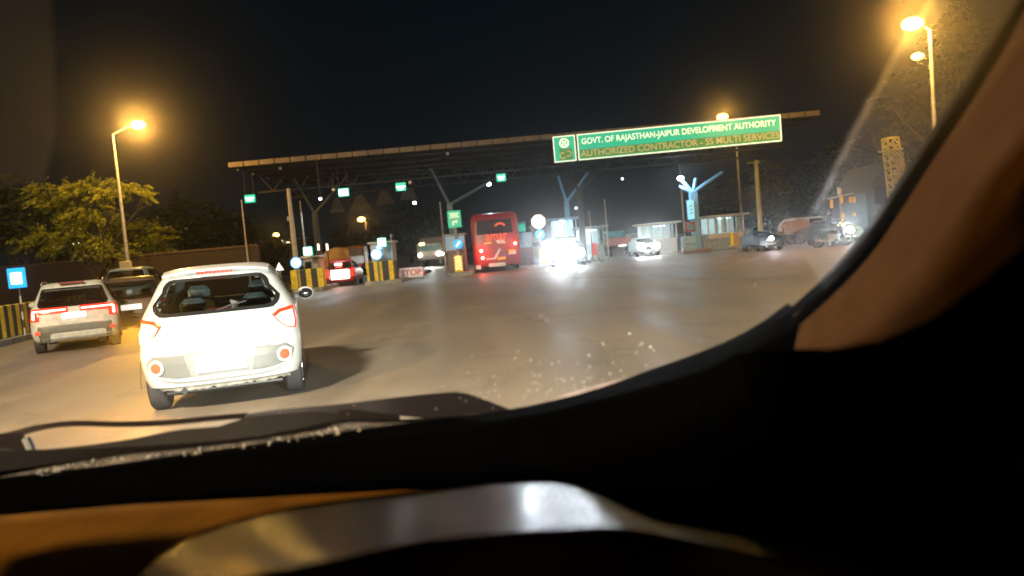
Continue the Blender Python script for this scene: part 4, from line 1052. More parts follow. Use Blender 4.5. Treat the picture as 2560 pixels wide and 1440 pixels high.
# ---------------------------------------------------------------- small signs
m_lgreen = mat('green_lane_sheet', (.0, .35, .22), .4, emit=(.0, .55, .36), es=.9, var=.05)  # emission in these sheets and faces gives the headlight return of reflective signs
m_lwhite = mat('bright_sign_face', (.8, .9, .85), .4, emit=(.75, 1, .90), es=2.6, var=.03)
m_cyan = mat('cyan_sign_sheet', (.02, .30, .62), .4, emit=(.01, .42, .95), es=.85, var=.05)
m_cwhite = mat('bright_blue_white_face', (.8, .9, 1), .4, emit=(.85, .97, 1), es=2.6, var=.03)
def lane_sign(px, py, Y, w, h, label, bars, hot=False, group='green lane signs hanging under the canopy'):
    p = W(px, py, Y); t = empty('lane_sign', p, label, 'sign', group)
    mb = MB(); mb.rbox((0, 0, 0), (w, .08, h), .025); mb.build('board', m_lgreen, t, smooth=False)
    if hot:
        mb = MB(); mb.rbox((0, -.045, 0), (w * .84, .012, h * .74), .02); mb.build('emissive_face', m_lwhite, t)
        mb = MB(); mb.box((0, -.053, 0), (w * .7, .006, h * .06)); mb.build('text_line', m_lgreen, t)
    else:
        for z, ww in bars:
            mb = MB(); mb.rbox((0, -.043, z * h), (ww * w, .012, h * .16), .008); mb.build('text_line', m_lwhite, t)
    mb = MB()
    for s in (-1, 1): mb.cyl((s * w * .38, 0, h / 2), (s * w * .38, 0, cz - p.z - .1), .012, n=6)
    mb.build('hanger', m_darksteel, t)
lane_sign(625, 497, 37.4, .54, .40, 'leftmost green hanging lane sign', ((.1, .8), (-.18, .6)))
lane_sign(859, 481, 37.4, .54, .42, 'whitest hanging lane sign, second from the left', (), True)
lane_sign(1002, 467, 37.4, .52, .42, 'third hanging lane sign from the left, green with a white band', ((0, .85), (-.28, .5)))
lane_sign(1253, 444, 37.4, .48, .40, 'rightmost hanging lane sign, above and right of the bus', ((.08, .7), (-.2, .5)))

def round_sign(px, py, Y, r, label, hot=False, arrow=False, post=True, zbase=0.0):
    p = W(px, py, Y); t = empty('round_sign', Vector((p.x, Y, zbase)), label, 'sign', None); z = p.z - zbase
    n = 28; mb = MB(); mb.cyl((0, 0, z), (0, .03, z), r, n=n); mb.build('disc', m_cyan, t)
    if hot:
        mb = MB(); mb.cyl((0, -.012, z), (0, -.002, z), r * .80, n=n); mb.build('emissive_face', m_cwhite, t)
    if arrow:
        mb = MB(); a = R(50); d = Vector((math.cos(a), 0, math.sin(a))); e_ = Vector((-d.z, 0, d.x)); c = Vector((0, -.012, z))
        P_ = [c - d * r * .65 - e_ * r * .12, c - d * r * .65 + e_ * r * .12, c + d * r * .3 + e_ * r * .12, c + d * r * .3 + e_ * r * .32, c + d * r * .75, c + d * r * .3 - e_ * r * .32, c + d * r * .3 - e_ * r * .12]
        mb.add(P_, [tuple(range(7))]); mb.build('arrow', m_cwhite, t)
    if post:
        mb = MB(); mb.cyl((0, .06, 0), (0, .06, z + r * .5), .035, n=8); mb.build('post', m_steel, t)
    return t
def green_box(px, py, Y, w, h, label, post=True):
    p = W(px, py, Y); t = empty('green_sign', Vector((p.x, Y, 0)), label, 'sign')
    mb = MB(); mb.rbox((0, 0, p.z), (w, .12, h), .05); mb.build('board', m_lgreen, t)
    mb = MB(); mb.rbox((0, -.065, p.z), (w * .82, .014, h * .82), .04); mb.build('emissive_face', m_lwhite, t)
    if post: mb = MB(); mb.cyl((.1, .1, 0), (.1, .1, p.z), .035, n=8); mb.build('post', m_steel, t)

m_boothb = mat('blue_booth_panel', (.28, .50, .75), .45, var=.2)
m_boothbe = mat('beige_booth_panel', (.42, .34, .24), .6, var=.25)
m_white_e = mat('lit_booth_interior', (.7, .8, .85), .5, emit=(.75, .95, 1), es=.55)
m_frame = mat('booth_frame', (.50, .46, .38), .5, var=.2)
def stripes(name, root, xs_, z0_, z1_, y, th, slant=0.0, mats=(m_yellow, m_hblack)):
    for i in range(len(xs_) - 1):
        mb = MB(); mb.rbox(((xs_[i] + xs_[i + 1]) / 2, y, (z0_ + z1_) / 2), (xs_[i + 1] - xs_[i], th, z1_ - z0_), .008)
        mb.build(name, mats[i % 2], root)
def px_x(root, px, Y, z=.5): return baseX(px, Y, z) - root.location.x

# kerbed islands
m_island = mat('island_concrete', (.36, .36, .34), .8, var=.3, bump=.3)
for px0, px1, Yn, lab in ((728, 800, 32.5, 'leftmost'), (908, 1000, 34.0, 'second'), (1112, 1182, 36.2, 'third'), (1300, 1372, 38, 'fourth')):
    x0, x1 = baseX(px0, Yn), baseX(px1, Yn); t = empty('traffic_island', ((x0 + x1) / 2, Yn, 0), lab + ' kerbed concrete island between the toll lanes', 'traffic island')
    w_ = x1 - x0; mb = MB(); poly = [(-w_ / 2, .5), (-w_ / 4, .1), (0, 0), (w_ / 4, .1), (w_ / 2, .5), (w_ / 2, 14), (-w_ / 2, 14)]
    mb.loft([[(x, y, 0) for x, y in poly], [(x, y, .18) for x, y in poly]], True); mb.build('kerb', m_island, t)

# --- island 1
Y = 33.4; Yb = 34.2
t = empty('striped_barrier', (baseX(770, Y), Y, .18), 'tall yellow and black striped block at the nose of the leftmost island', 'barrier')
xs1 = [px_x(t, q, Y) for q in (732, 755, 770, 783, 798, 812)]
for i in range(5):
    mb = MB(); mb.rbox(((xs1[i] + xs1[i + 1]) / 2, .0, .42), (xs1[i + 1] - xs1[i], .5, .84), .01); mb.build('stripe_panel', (m_yellow, m_hblack)[i % 2], t)
Y = 34.6; t = empty('toll_booth', (baseX(784, Y), Y, .18), 'narrow beige toll booth behind the leftmost striped block', 'booth')
mb = MB(); mb.rbox((0, .5, .65), (.75, 1, 1.3), .04); mb.build('wall', m_boothbe, t)
mb = MB(); mb.rbox((0, .5, 1.38), (.95, 1.2, .10), .03); mb.build('roof', m_frame, t)
mb = MB(); mb.rbox((-.12, -.02, .95), (.3, .03, .45), .01); mb.build('window', m_frit, t)
green_box(770, 628, 33.2, .44, .42, 'square bright green sign above the leftmost striped block')
round_sign(740, 657, 33.0, .26, 'round blown out blue sign left of the square green one on the leftmost island', True)
Y = 33.8; bx = baseX(748, Y)
t = empty('canopy_post', (bx, Y, 0), 'pale beige round post standing at the leftmost island and reaching the canopy', 'post')
pt = at(737, 470, Y); mb = MB(); mb.tube([(0, 0, 0), (0, 0, 2.6), (0, 0, pt.z)], [.12, .11, .08], 12); mb.build('shaft', mat('beige_post_paint', (.40, .33, .24), .6), t, smooth=True)
mb = MB(); mb.rbox((-.13, 0, H(745, 545, Y)), (.12, .12, .22), .02); mb.build('camera_box', m_steel, t)
for px, Y, top, label in ((768, 36, 503, 'thin lit antenna pole above the square green sign, left'), (624, 37.2, 500, 'thin dark pole under the leftmost hanging lane sign'), (1112, 37.5, 506, 'thin yellowish pole left of the tall green notice board'),
                          (1710, 40.5, 412, 'thin orange lit pole left of the bright blue column'), (1518, 41, 500, 'thin grey pole right of the small glass booth'), (1483, 40.4, 528, 'short pale pole over the small glass booth')):
    bx = baseX(px + (5 if top < 520 else 0), Y); tt = empty('slim_pole', (bx, Y, 0), label, 'pole'); mb = MB(); z = H(px, top, Y); mb.tube([(0, 0, 0), (0, 0, z)], [.05, .03], 8); mb.build('shaft', mat('weathered_pole', (.28, .25, .21), .6), tt)
    mb = MB(); mb.ball((0, 0, z), .045, 8); mb.build('finial', m_steel, tt)
for px, Y, py, lab in ((796, 35, 618, 'left one of the two short white warning lights over the leftmost booth'), (818, 35, 618, 'right one of the two short white warning lights over the leftmost booth')):
    p = W(px, py, Y); tt = empty('beacon_light', Vector((p.x, Y, 0)), lab, 'light', 'pair of warning lights over the leftmost booth')
    mb = MB(); mb.cyl((0, 0, 0), (0, 0, p.z - .12), .03, n=8); mb.build('post', m_darksteel, tt)
    mb = MB(); mb.cyl((0, 0, p.z - .14), (0, 0, p.z + .16), .045, n=10); mb.build('lens', mat('warm_white_tube', (.9, .85, .75), .3, emit=(1, .9, .78), es=2.5), tt)
# white triangular warning sign beside the hatchback roof
Y = 26; p = W(698, 667, Y); t = empty('triangle_sign', Vector((p.x, Y, 0)), 'white triangular warning sign showing just over the hatchback roof corner', 'sign')
mb = MB(); mb.prism([(-.15, -.13), (.15, -.13), (0, .15)], .02, lambda x, z, y: Vector((x, y, p.z + z))); mb.build('plate', mat('white_triangle', (.8, .75, .7), .4, emit=(1, .9, .8), es=1.2), t)  # plate emits to stand in for reflected headlight
mb = MB(); mb.cyl((0, .04, 0), (0, .04, p.z), .025, n=8); mb.build('post', m_steel, t)

# --- island 2
Y = 34.8; t = empty('striped_barrier', (baseX(945, Y), Y, .18), 'wide yellow and black striped block below the blue booth on the second island', 'barrier')
for i, (a, b) in enumerate(((917, 926), (926, 938), (938, 959), (959, 975), (975, 986), (986, 992))):
    x0, x1 = px_x(t, a, Y), px_x(t, b, Y); mb = MB(); mb.rbox(((x0 + x1) / 2, .3 if i in (0, 5) else 0, .44), (x1 - x0, .5, .92 if i % 2 == 0 else .88), .01); mb.build('stripe_panel', (m_yellow, m_hblack)[i % 2], t)
Y = 35.6; t = empty('toll_booth', (baseX(962, Y), Y, .18), 'bright blue panelled booth on the second island behind the round blue sign', 'booth')
zt_ = H(962, 608, Y) - .18
mb = MB(); mb.rbox((0, .6, zt_ * .5), (1.05, 1.2, zt_), .04); mb.build('wall', m_frame, t)
mb = MB(); mb.rbox((.05, -.03, zt_ - .42), (.92, .04, .72), .02); mb.build('blue_panel', m_boothb, t)
mb = MB(); mb.rbox((0, .6, zt_ + .05), (1.25, 1.5, .09), .03); mb.build('roof', m_frame, t)
mb = MB(); mb.tube([(.45, .2, zt_), (.5, .2, zt_ + .3)], .03, 6); mb.ball((.5, .2, zt_ + .33), .08, 8); mb.build('camera', m_steel, t, smooth=True)
mb = MB(); mb.ball((-.10, -.1, zt_ - .15), .06, 8); mb.build('indicator_lamp', m_cool, t)
green_box(955, 606, 34.6, .44, .44, 'square bright green sign above the blue booth of the second island')
round_sign(941, 636, 34.2, .27, 'round blown out blue sign in front of the blue booth', True)
# STOP boom
Y = 37.0; t = empty('stop_barrier', (baseX(1030, Y), Y, 0), 'low white barrier board lettered STOP in red across the closed lane', 'barrier')
zc = H(1030, 681, Y); mb = MB(); mb.rbox((0, 0, zc), (1.16, .05, .50), .02); mb.build('board', mat('pinkish_white_board', (.72, .60, .56), .5, emit=(1, .85, .8), es=.18), t)  # slight emission gives the board its headlight return
text('lettering', 'STOP', mat('red_letter_paint', (.6, .06, .08), .5), t, (-.5, -.03, zc - .15), (1, 0, 0), (0, 0, 1), 1.0, .30, bold=.02, world=False)
for s in (-1, 1):
    mb = MB(); mb.box((s * .5, .04, zc / 2), (.05, .05, zc)); mb.box((s * .5, .04, .03), (.08, .5, .05)); mb.build('leg', m_steel, t)
    mb = MB(); mb.ball((s * .62, -.02, zc - .05), .045, 8); mb.build('reflector', m_tailon, t)
# green bush in the planter behind
# --- island 3
Y = 37.6; t = empty('toll_booth', (baseX(1146, Y), Y, .18), 'small pale blue booth on the third island, just left of the bus', 'booth')
zt_ = H(1146, 588, Y) - .18
mb = MB(); mb.rbox((0, .5, zt_ * .5), (.95, 1.0, zt_), .04); mb.build('wall', mat('brown_booth_base', (.16, .10, .06), .6), t)
mb = MB(); mb.rbox((-.02, -.03, zt_ - .38), (.98, .05, .74), .02); mb.build('blue_panel', m_boothb, t)
mb = MB(); mb.rbox((0, .5, zt_ + .05), (1.1, 1.2, .09), .03); mb.build('roof', m_steel, t)
Y = 37.2; p = W(1136, 548, Y); t = empty('notice_board', Vector((p.x, Y, 0)), 'tall green notice board with white lines and an arrow, left of the bus', 'sign')
mb = MB(); mb.rbox((0, 0, p.z), (.68, .06, .86), .03); mb.build('board', mat('notice_green', (0, .32, .17), .4, emit=(0, .55, .32), es=.55, var=.05), t)  # board and white lines emit in place of reflected headlight
m_nw = mat('notice_white', (.7, .8, .65), .4, emit=(.7, 1, .7), es=.5)
for z, ww in ((.28, .46), (.19, .40), (.10, .46)):
    mb = MB(); mb.box((0, -.04, p.z + z), (ww, .012, .055)); mb.build('text_line', m_nw, t)
mb = MB(); P_ = [(-.12, -.30), (-.05, -.30), (-.05, -.17), (.07, -.17), (.07, -.24), (.16, -.12), (.07, -.02), (.07, -.09), (-.12, -.09)]
mb.prism(P_, .01, lambda x, z, y: Vector((x, -.045 + y, p.z + z))); mb.build('arrow', m_nw, t)
mb = MB(); mb.box((0, -.035, p.z), (.70, .01, .03)); mb.cyl((0, .06, 0), (0, .06, p.z + .3), .06, n=8); mb.build('post', m_steel, t)
round_sign(1145, 610, 36.9, .24, 'round blue keep right sign with a white arrow left of the bus', False, True)
def hazard_post(px, py0, py1, Y, wd, label, chev):
    z0_, z1_ = .18, H(px, py0, Y); t = empty('hazard_post', (baseX(px, Y), Y, .18), label, 'hazard marker')
    h_ = z1_ - .18; mb = MB(); mb.rbox((0, .06, h_ / 2), (wd, .12, h_), .02); mb.build('board', m_yellow, t)
    n_ = 5
    for k in range(n_):
        zc = h_ * (.22 + .68 * k / (n_ - 1)); mb = MB()
        if chev: P_ = [(-wd * .38, zc - .10), (0, zc), (wd * .38, zc - .10), (wd * .38, zc - .02), (0, zc + .08), (-wd * .38, zc - .02)]
        else: P_ = [(-wd * .4, zc - .10), (wd * .4, zc + .03), (wd * .4, zc + .10), (-wd * .4, zc - .03)]
        mb.prism(P_, .01, lambda x, z, y: Vector((x, -.012 + y, z))); mb.build('chevron', mat('bright_chevron', (.8, .7, .4), .4, emit=(1, .80, .38), es=1.0), t)  # chevron emission imitates reflective stripes catching headlights
hazard_post(1149, 638, 690, 36.6, .42, 'yellow hazard post with bright chevrons under the round keep right sign', True)
# --- island 4
Y = 39; t = empty('toll_booth', (baseX(1318, Y), Y, .18), 'pale blue booth right of the bus with a teal lit screen on top', 'booth')
zt_ = H(1318, 580, Y) - .18
mb = MB(); mb.rbox((0, .5, zt_ * .5), (.78, 1.0, zt_), .04); mb.build('wall', mat('purple_grey_wall', (.13, .10, .13), .6), t)
mb = MB(); mb.rbox((0, -.03, zt_ - .4), (.74, .05, .78), .02); mb.build('blue_panel', m_boothb, t)
mb = MB(); mb.rbox((-.18, .1, zt_ + .28), (.60, .2, .56), .03); q = mb.build('screen_box', mat('teal_box', (.05, .25, .3), .5), t)
mb = MB(); mb.rbox((-.15, -.01, zt_ + .24), (.42, .02, .36), .02); mb.build('screen', mat('teal_screen', (0, .3, .25), .4, emit=(.0, .55, .42), es=.6), q)
Y = 38.2; p = W(1346, 554, Y); t = empty('octagon_sign', Vector((p.x, Y, 0)), 'white octagonal sign glowing beside the bus, above the round blue arrow sign', 'sign')
mb = MB(); r_ = .39; P_ = [(r_ * math.cos(R(22.5 + 45 * k)), r_ * math.sin(R(22.5 + 45 * k))) for k in range(8)]
mb.prism(P_[::-1], .03, lambda x, z, y: Vector((x, y, p.z + z))); mb.build('plate', mat('back_of_octagon', (.6, .5, .5), .5, emit=(1, .8, .72), es=.55), t)
mb = MB(); P2 = [(x * .93, z * .93) for x, z in P_]; mb.prism(P2[::-1], .01, lambda x, z, y: Vector((x, y - .012, p.z + z))); mb.build('emissive_face', mat('warm_white_face', (.8, .75, .7), .5, emit=(1, .90, .82), es=.9, var=.03), t)  # octagon plate and face emit in place of reflected light
mb = MB(); mb.cyl((0, .06, 0), (0, .06, p.z), .04, n=8); mb.build('post', m_steel, t)
round_sign(1350, 586, 38.0, .25, 'round blue sign with a white arrow below the octagonal sign', False, True)
hazard_post(1359, 622, 660, 37.9, .34, 'slim hazard post with slanted pale stripes left of the dazzling headlights', False)

# --- right hand booths
def glazed_booth(px0, px1, y_top, Y, label, mullions, lit, wall=m_frame):
    x0, x1 = baseX(px0, Y, 1.5), baseX(px1, Y, 1.5); w_ = x1 - x0; z1_ = H((px0 + px1) / 2, y_top, Y)
    t = empty('toll_booth', ((x0 + x1) / 2, Y, 0), label, 'booth')
    mb = MB(); mb.rbox((0, .9, .45), (w_, 1.8, .9), .04); mb.build('base_wall', wall, t)
    mb = MB(); mb.rbox((0, 1.75, z1_ / 2 + .4), (w_ * .96, .05, z1_ - .9), .01); mb.build('back_wall', mat('pale_inside_wall', (.45, .5, .5), .6, emit=(.6, .85, .95), es=lit * .12), t)  # wall emission stands in for light inside the booth
    mb = MB(); mb.rbox((0, .7, z1_ + .04), (w_ + .5, 2.4, .10), .03); mb.build('roof', wall, t)
    mb = MB(); mb.box((0, .8, z1_ - .03), (w_ + .1, 1.9, .04)); mb.build('ceiling', wall, t)
    for k in range(mullions + 1):
        mb = MB(); mb.box((-w_ / 2 + w_ * k / mullions, .02, (z1_ + .9) / 2), (.07, .07, z1_ - .9)); mb.build('mullion', wall, t)
    for k in range(mullions):
        mb = MB(); mb.box((-w_ / 2 + w_ * (k + .5) / mullions, .03, (z1_ + .9) / 2), (w_ / mullions - .07, .01, z1_ - .9)); mb.build('pane', g_clear, t)
        if (k * 7 + int(px0)) % 3 != 0:
            mb = MB(); cw = w_ / mullions * rnd.uniform(.25, .5); x = -w_ / 2 + w_ * (k + rnd.uniform(.35, .65)) / mullions
            mb.rbox((x, .25, 1.35), (cw, .05, .85), .01); mb.build('blind', mat('pale_blind', (.55, .62, .66), .7), t)
    mb = MB(); mb.rbox((w_ * .1, .9, z1_ - .12), (w_ * .35, .12, .05), .01); tb = mb.build('tube_lamp', mat('tube_glow', (.9, .9, .9), .3, emit=(.8, .96, 1), es=3 * lit), t)
    lamp('tube_light', (0, .8, z1_ - .3), 55 * lit, (.78, .93, 1), t, 'POINT', .15)
    return t
glazed_booth(1448, 1508, 570, 40.5, 'small brightly lit glass booth right of the dazzling headlights', 4, 1.9, mat('blue_white_frame', (.3, .42, .5), .5))
glazed_booth(1384, 1442, 548, 46, 'bluish glass booth behind the dazzling headlights', 4, 2.2, mat('blue_white_frame', (.3, .42, .5), .5))
glazed_booth(1605, 1690, 560, 43.5, 'wide dimly lit glass booth with overhanging roof, left of the bright blue column', 5, .50)
glazed_booth(1770, 1858, 540, 43, 'wide glass booth with slanted roof, right of the bright blue column', 5, .8)
Y = 41.2; t = empty('parapet_wall', (baseX(1815, Y), Y, 0), 'low bluish concrete wall in front of the right glass booth', 'wall')
mb = MB(); mb.rbox((-.1, .1, .30), (2.3, .25, .60), .03); mb.build('wall_face', mat('bluish_concrete', (.24, .28, .30), .8, var=.3), t)
mb = MB(); mb.rbox((-.1, .1, .63), (2.4, .3, .06), .01); mb.build('coping', m_conc, t)
for px, lab in ((1835, 'yellow and pale end block of the bluish low wall'), (1878, 'single yellow block at the foot of the brown wooden pole')):
    Y = 41.4; t = empty('striped_barrier', (baseX(px, Y), Y, 0), lab, 'barrier')
    mb = MB(); mb.rbox((-.16, -.2, .52), (.16, .3, .7), .02); mb.build('yellow_stripe', m_yellow, t)
    mb = MB(); mb.rbox((.08, -.2, .52), (.30, .3, .7), .02); mb.build('pale_stripe', mat('peach_paint', (.42, .27, .12), .6) if px < 1850 else m_hblack, t)
    mb = MB(); mb.rbox((0, -.15, .09), (.7, .5, .18), .03); mb.build('footing', m_conc, t)
# lit blue advert panel, round dial and blue cabinet on the blue column
Y = 40.6; p = W(1729, 525, Y); t = empty('advert_panel', p, 'upright lit cyan panel on the left face of the bright blue column', 'sign')
mb = MB(); mb.rbox((0, .1, 0), (.46, .16, 1.08), .03); mb.build('box', m_bluesteel, t); mb = MB(); mb.rbox((-.04, .0, 0), (.36, .05, .98), .02); mb.build('emissive_face', mat('lit_cyan_face', (.3, .7, .9), .4, emit=(.25, .75, 1), es=.75, var=.3, scale=4), t)
for z_, s_ in ((.2, .05), (.0, .09), (-.2, .04)):
    mb = MB(); mb.prism([(-.12, z_ - .05), (.08, z_ + .02), (.12, z_ + .1), (-.05, z_ + .04)], .01, lambda x, z, y: Vector((x - .04, -.04 + y, z))); mb.build('figure_mark', m_bluesteel, t)
p = W(1726, 567, Y); t = empty('round_dial', p, 'dim round teal disc on a red square below the lit cyan panel', 'sign')
mb = MB(); mb.rbox((0, .05, 0), (.55, .06, .55), .02); mb.build('backing', mat('dull_red_board', (.25, .05, .05), .6), t); mb = MB(); mb.cyl((0, -.02, 0), (0, .02, 0), .18, n=20); mb.build('disc', mat('teal_disc', (.08, .22, .28), .5), t)
Y = 40.8; t = empty('cabinet', (baseX(1730, Y), Y, 0), 'pale blue control cabinet at the foot of the bright blue column', 'cabinet')
for z0_, h_ in ((.50, .42), (.06, .40)):
    mb = MB(); mb.rbox((-.15, 0, z0_ + h_ / 2), (.75, .4, h_), .02); mb.build('door', mat('pale_blue_cabinet', (.25, .42, .52), .5, var=.2), t)
mb = MB(); mb.rbox((.2, -.35, .10), (1.5, .3, .22), .05); mb.build('kerb_block', mat('brown_kerb', (.20, .12, .07), .8), t)
# red and white water filled cone by the small booth
Y = 37.5; t = empty('barrier_bin', (baseX(1489, Y), Y, 0), 'red topped barrier stand with spread legs in front of the small glass booth', 'barrier')
mb = MB(); mb.rbox((0, 0, .72), (.24, .12, .62), .02); mb.build('red_panel', mat('red_panel_paint', (.5, .03, .04), .5, emit=(1, .08, .08), es=.12), t)  # faint emission put into the red paint, not a lamp
mb = MB(); mb.rbox((0, 0, .33), (.20, .1, .14), .02); mb.build('white_panel', m_whitedirty, t)
for a in (-1, 1):
    for b in (-1, 1): mb = MB(); mb.tube([(a * .08, b * .03, .45), (a * .3, b * .25, 0)], .015, 6); mb.build('leg', m_black, t)
# brown wooden pole
Y = 40; bx = baseX(1904, Y); tp = at(1890, 400, Y); t = empty('wooden_pole', (bx, Y, 0), 'brown wooden utility pole with short crossarm right of the booths', 'pole')
mb = MB(); mb.tube([(0, 0, 0), ((tp.x - bx) * .5, 0, tp.z / 2), (tp.x - bx, 0, tp.z)], [.15, .12, .09], 10); mb.build('shaft', mat('ochre_wood', (.30, .26, .08), .8, bump=.4), t, smooth=True)
mb = MB(); mb.box((tp.x - bx - .15, 0, tp.z - .12), (.7, .07, .08)); mb.build('crossarm', mat('ochre_wood', (.30, .26, .08), .8), t)
t = empty('floodlight', W(2192, 575, 43), 'dim floodlight', 'light'); bpy.data.objects.remove(t)

# ---------------------------------------------------------------- left roadside
# yellow and black barrier, one block per stripe pair
pts = [(ground(-60, 873).x, ground(-60, 873).y)]
A = Vector((-12.25, 16.0, .14)); Bp = Vector((-15.6, 35.0, .14)); Lb = (Bp - A).length; nblk = 48
d_ = (Bp - A) / nblk; rz_ = math.atan2(d_.y, d_.x)
bar = empty('striped_barrier', A, 'long low yellow and black striped barrier along the left pavement', 'barrier')
zb_ = .80
for i in range(nblk * 2):
    c = d_ * ((i + .5) / 2); mb = MB(); mb.rbox((c.x, c.y, zb_ / 2), (d_.length / 2 - .004, .28, zb_), .015, rz_)
    mb.build('painted_block', (m_yellow, m_hblack)[i % 2], bar)
# brick wall behind
def brick():
    m = bpy.data.materials.new('old_brick'); m.use_nodes = True; n = m.node_tree; L = n.links; b = n.nodes['Principled BSDF']
    t = n.nodes.new('ShaderNodeTexCoord'); q = n.nodes.new('ShaderNodeTexBrick'); q.inputs['Scale'].default_value = 1.0
    mp = n.nodes.new('ShaderNodeMapping'); mp.inputs['Rotation'].default_value = (R(90), 0, 0); L.new(t.outputs['Object'], mp.inputs['Vector'])
    q.inputs['Brick Width'].default_value = .42; q.inputs['Row Height'].default_value = .16
    q.inputs['Color1'].default_value = (.022, .012, .006, 1); q.inputs['Color2'].default_value = (.013, .008, .004, 1); q.inputs['Mortar'].default_value = (.028, .018, .011, 1)
    L.new(mp.outputs[0], q.inputs['Vector']); L.new(q.outputs['Color'], b.inputs['Base Color']); b.inputs['Roughness'].default_value = .9; return m
Yw = 38; x0 = baseX(-300, Yw); x1 = baseX(660, Yw); t = empty('brick_wall', ((x0 + x1) / 2, Yw, 0), 'long brown brick wall beyond the barrier on the left, below the trees', 'wall')
zt_ = H(40, 668, Yw); mb = MB(); mb.box((0, 0, zt_ / 2), (x1 - x0, .3, zt_)); mb.build('wall_face', brick(), t); mb = MB(); mb.box((0, 0, zt_ + .05), (x1 - x0, .4, .1)); mb.build('coping', mat('brown_coping', (.06, .035, .018), .9), t)
# blue and white square sign on a striped post
Y = 18.5; p = W(42, 695, Y); bx = baseX(60, Y, .2); t = empty('square_sign', (bx, Y, .14), 'square blue sign with white centre on a thin striped post at the far left', 'sign')
zc = p.z - .14; ox = p.x - bx
mb = MB(); mb.rbox((ox, 0, zc), (.46, .04, .50), .03); mb.build('board', m_cyan, t); mb = MB(); mb.rbox((ox, -.026, zc - .01), (.28, .012, .28), .02); mb.build('white_centre', m_cwhite, t)
for k in range(6):
    za, zb2 = (zc - .25) * k / 6, (zc - .25) * (k + 1) / 6; mb = MB(); mb.cyl((ox * k / 6, .04, za), (ox * (k + 1) / 6, .04, zb2), .022, n=8); mb.build('post_band', (m_whitedirty, m_hblack)[k % 2], t)

# ================================================================== TREES
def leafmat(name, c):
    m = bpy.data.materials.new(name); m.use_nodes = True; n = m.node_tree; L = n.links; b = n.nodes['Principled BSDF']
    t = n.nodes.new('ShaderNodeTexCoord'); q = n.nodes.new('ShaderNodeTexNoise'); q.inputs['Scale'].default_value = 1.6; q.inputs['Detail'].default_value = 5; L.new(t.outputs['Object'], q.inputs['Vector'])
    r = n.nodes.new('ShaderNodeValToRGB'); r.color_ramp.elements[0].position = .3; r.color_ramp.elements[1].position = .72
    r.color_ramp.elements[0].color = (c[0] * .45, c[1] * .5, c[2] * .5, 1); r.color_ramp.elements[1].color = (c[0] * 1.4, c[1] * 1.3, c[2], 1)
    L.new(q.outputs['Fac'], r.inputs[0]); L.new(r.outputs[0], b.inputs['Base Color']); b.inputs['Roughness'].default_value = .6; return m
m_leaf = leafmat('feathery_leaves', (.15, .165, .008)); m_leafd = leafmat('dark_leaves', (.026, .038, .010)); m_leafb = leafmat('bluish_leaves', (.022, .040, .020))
def tree(px, Y, label, lobes, m, n=5000, leaf=.12, droop=.3, base_px=None, stretch=3.0, group=None, trunk_r=.22, seed=1, name='tree', z0=0.0):
    """lobes: (px, py, radius_x, radius_z, radius_y, dY) in photo pixels at depth Y and metres"""
    g = random.Random(seed); bx = baseX(px, Y); t = empty(name, (bx, Y, z0), label, 'tree', group)
    cs = [(W(a, b, Y) - Vector((bx, 0, z0)) - Vector((0, Y, 0)) + Vector((0, dY, 0)), rx, rz, ry) for a, b, rx, rz, ry, dY in lobes]
    tot = sum(rx * rz * ry for _, rx, rz, ry in cs) ; V = []; F = []
    zmin = min(c.z for c, *_ in cs)
    for c, rx, rz, ry in cs:
        k = int(n * (rx * rz * ry) / tot); ncl = max(6, k // 38)
        for _ in range(ncl):
            while True:
                q = Vector((g.uniform(-1, 1), g.uniform(-1, 1), g.uniform(-1, 1)))
                if .25 < q.length < 1: break
            q *= (g.uniform(.75, 1.12)); cc = c + Vector((q.x * rx, q.y * ry, q.z * rz)); out = Vector((q.x, q.y, -droop * g.random())).normalized()
            cr_ = g.uniform(.25, .55) * min(rx, rz) * .8
            for _ in range(38):
                s_ = g.gauss(0, .5) * cr_ * 1.6; p_ = cc + out * s_ * 1.3 + Vector((g.gauss(0, .28), g.gauss(0, .28), g.gauss(0, .2))) * cr_
                p_.z -= droop * s_ * s_ * .4
                a_ = (out + Vector((g.gauss(0, .5), g.gauss(0, .5), g.gauss(0, .4)))).normalized() * leaf * stretch * g.uniform(.5, 1.2) * .5
                b_ = a_.cross(Vector((g.gauss(0, 1), g.gauss(0, 1), g.gauss(0, 1)))).normalized() * leaf * .5 * g.uniform(.6, 1.2)
                o = len(V); V += [p_ - a_, p_ - b_, p_ + a_, p_ + b_]; F.append((o, o + 1, o + 2, o + 3))
    mb = MB(); mb.v = V; mb.f = F; mb.build('crown', m, t)
    mb = MB(); top = Vector((0, 0, max(1.0, zmin * .55))); mb.tube([(0, 0, -.1), (.08, 0, top.z * .5), top], [trunk_r, trunk_r * .8, trunk_r * .6], 9)
    for c, rx, rz, ry in cs:
        mid = top.lerp(c, .5) + Vector((g.uniform(-.3, .3), 0, .2)); mb.tube([top, mid, c], [trunk_r * .5, trunk_r * .3, trunk_r * .1], 7)
        for _ in range(4):
            e_ = c + Vector((g.uniform(-1, 1) * rx, g.uniform(-1, 1) * ry, g.uniform(-.6, .9) * rz)); mb.tube([c.lerp(mid, .3), e_], [trunk_r * .16, .012], 5)
    mb.build('trunk', m_bark, t, smooth=True)
    return t
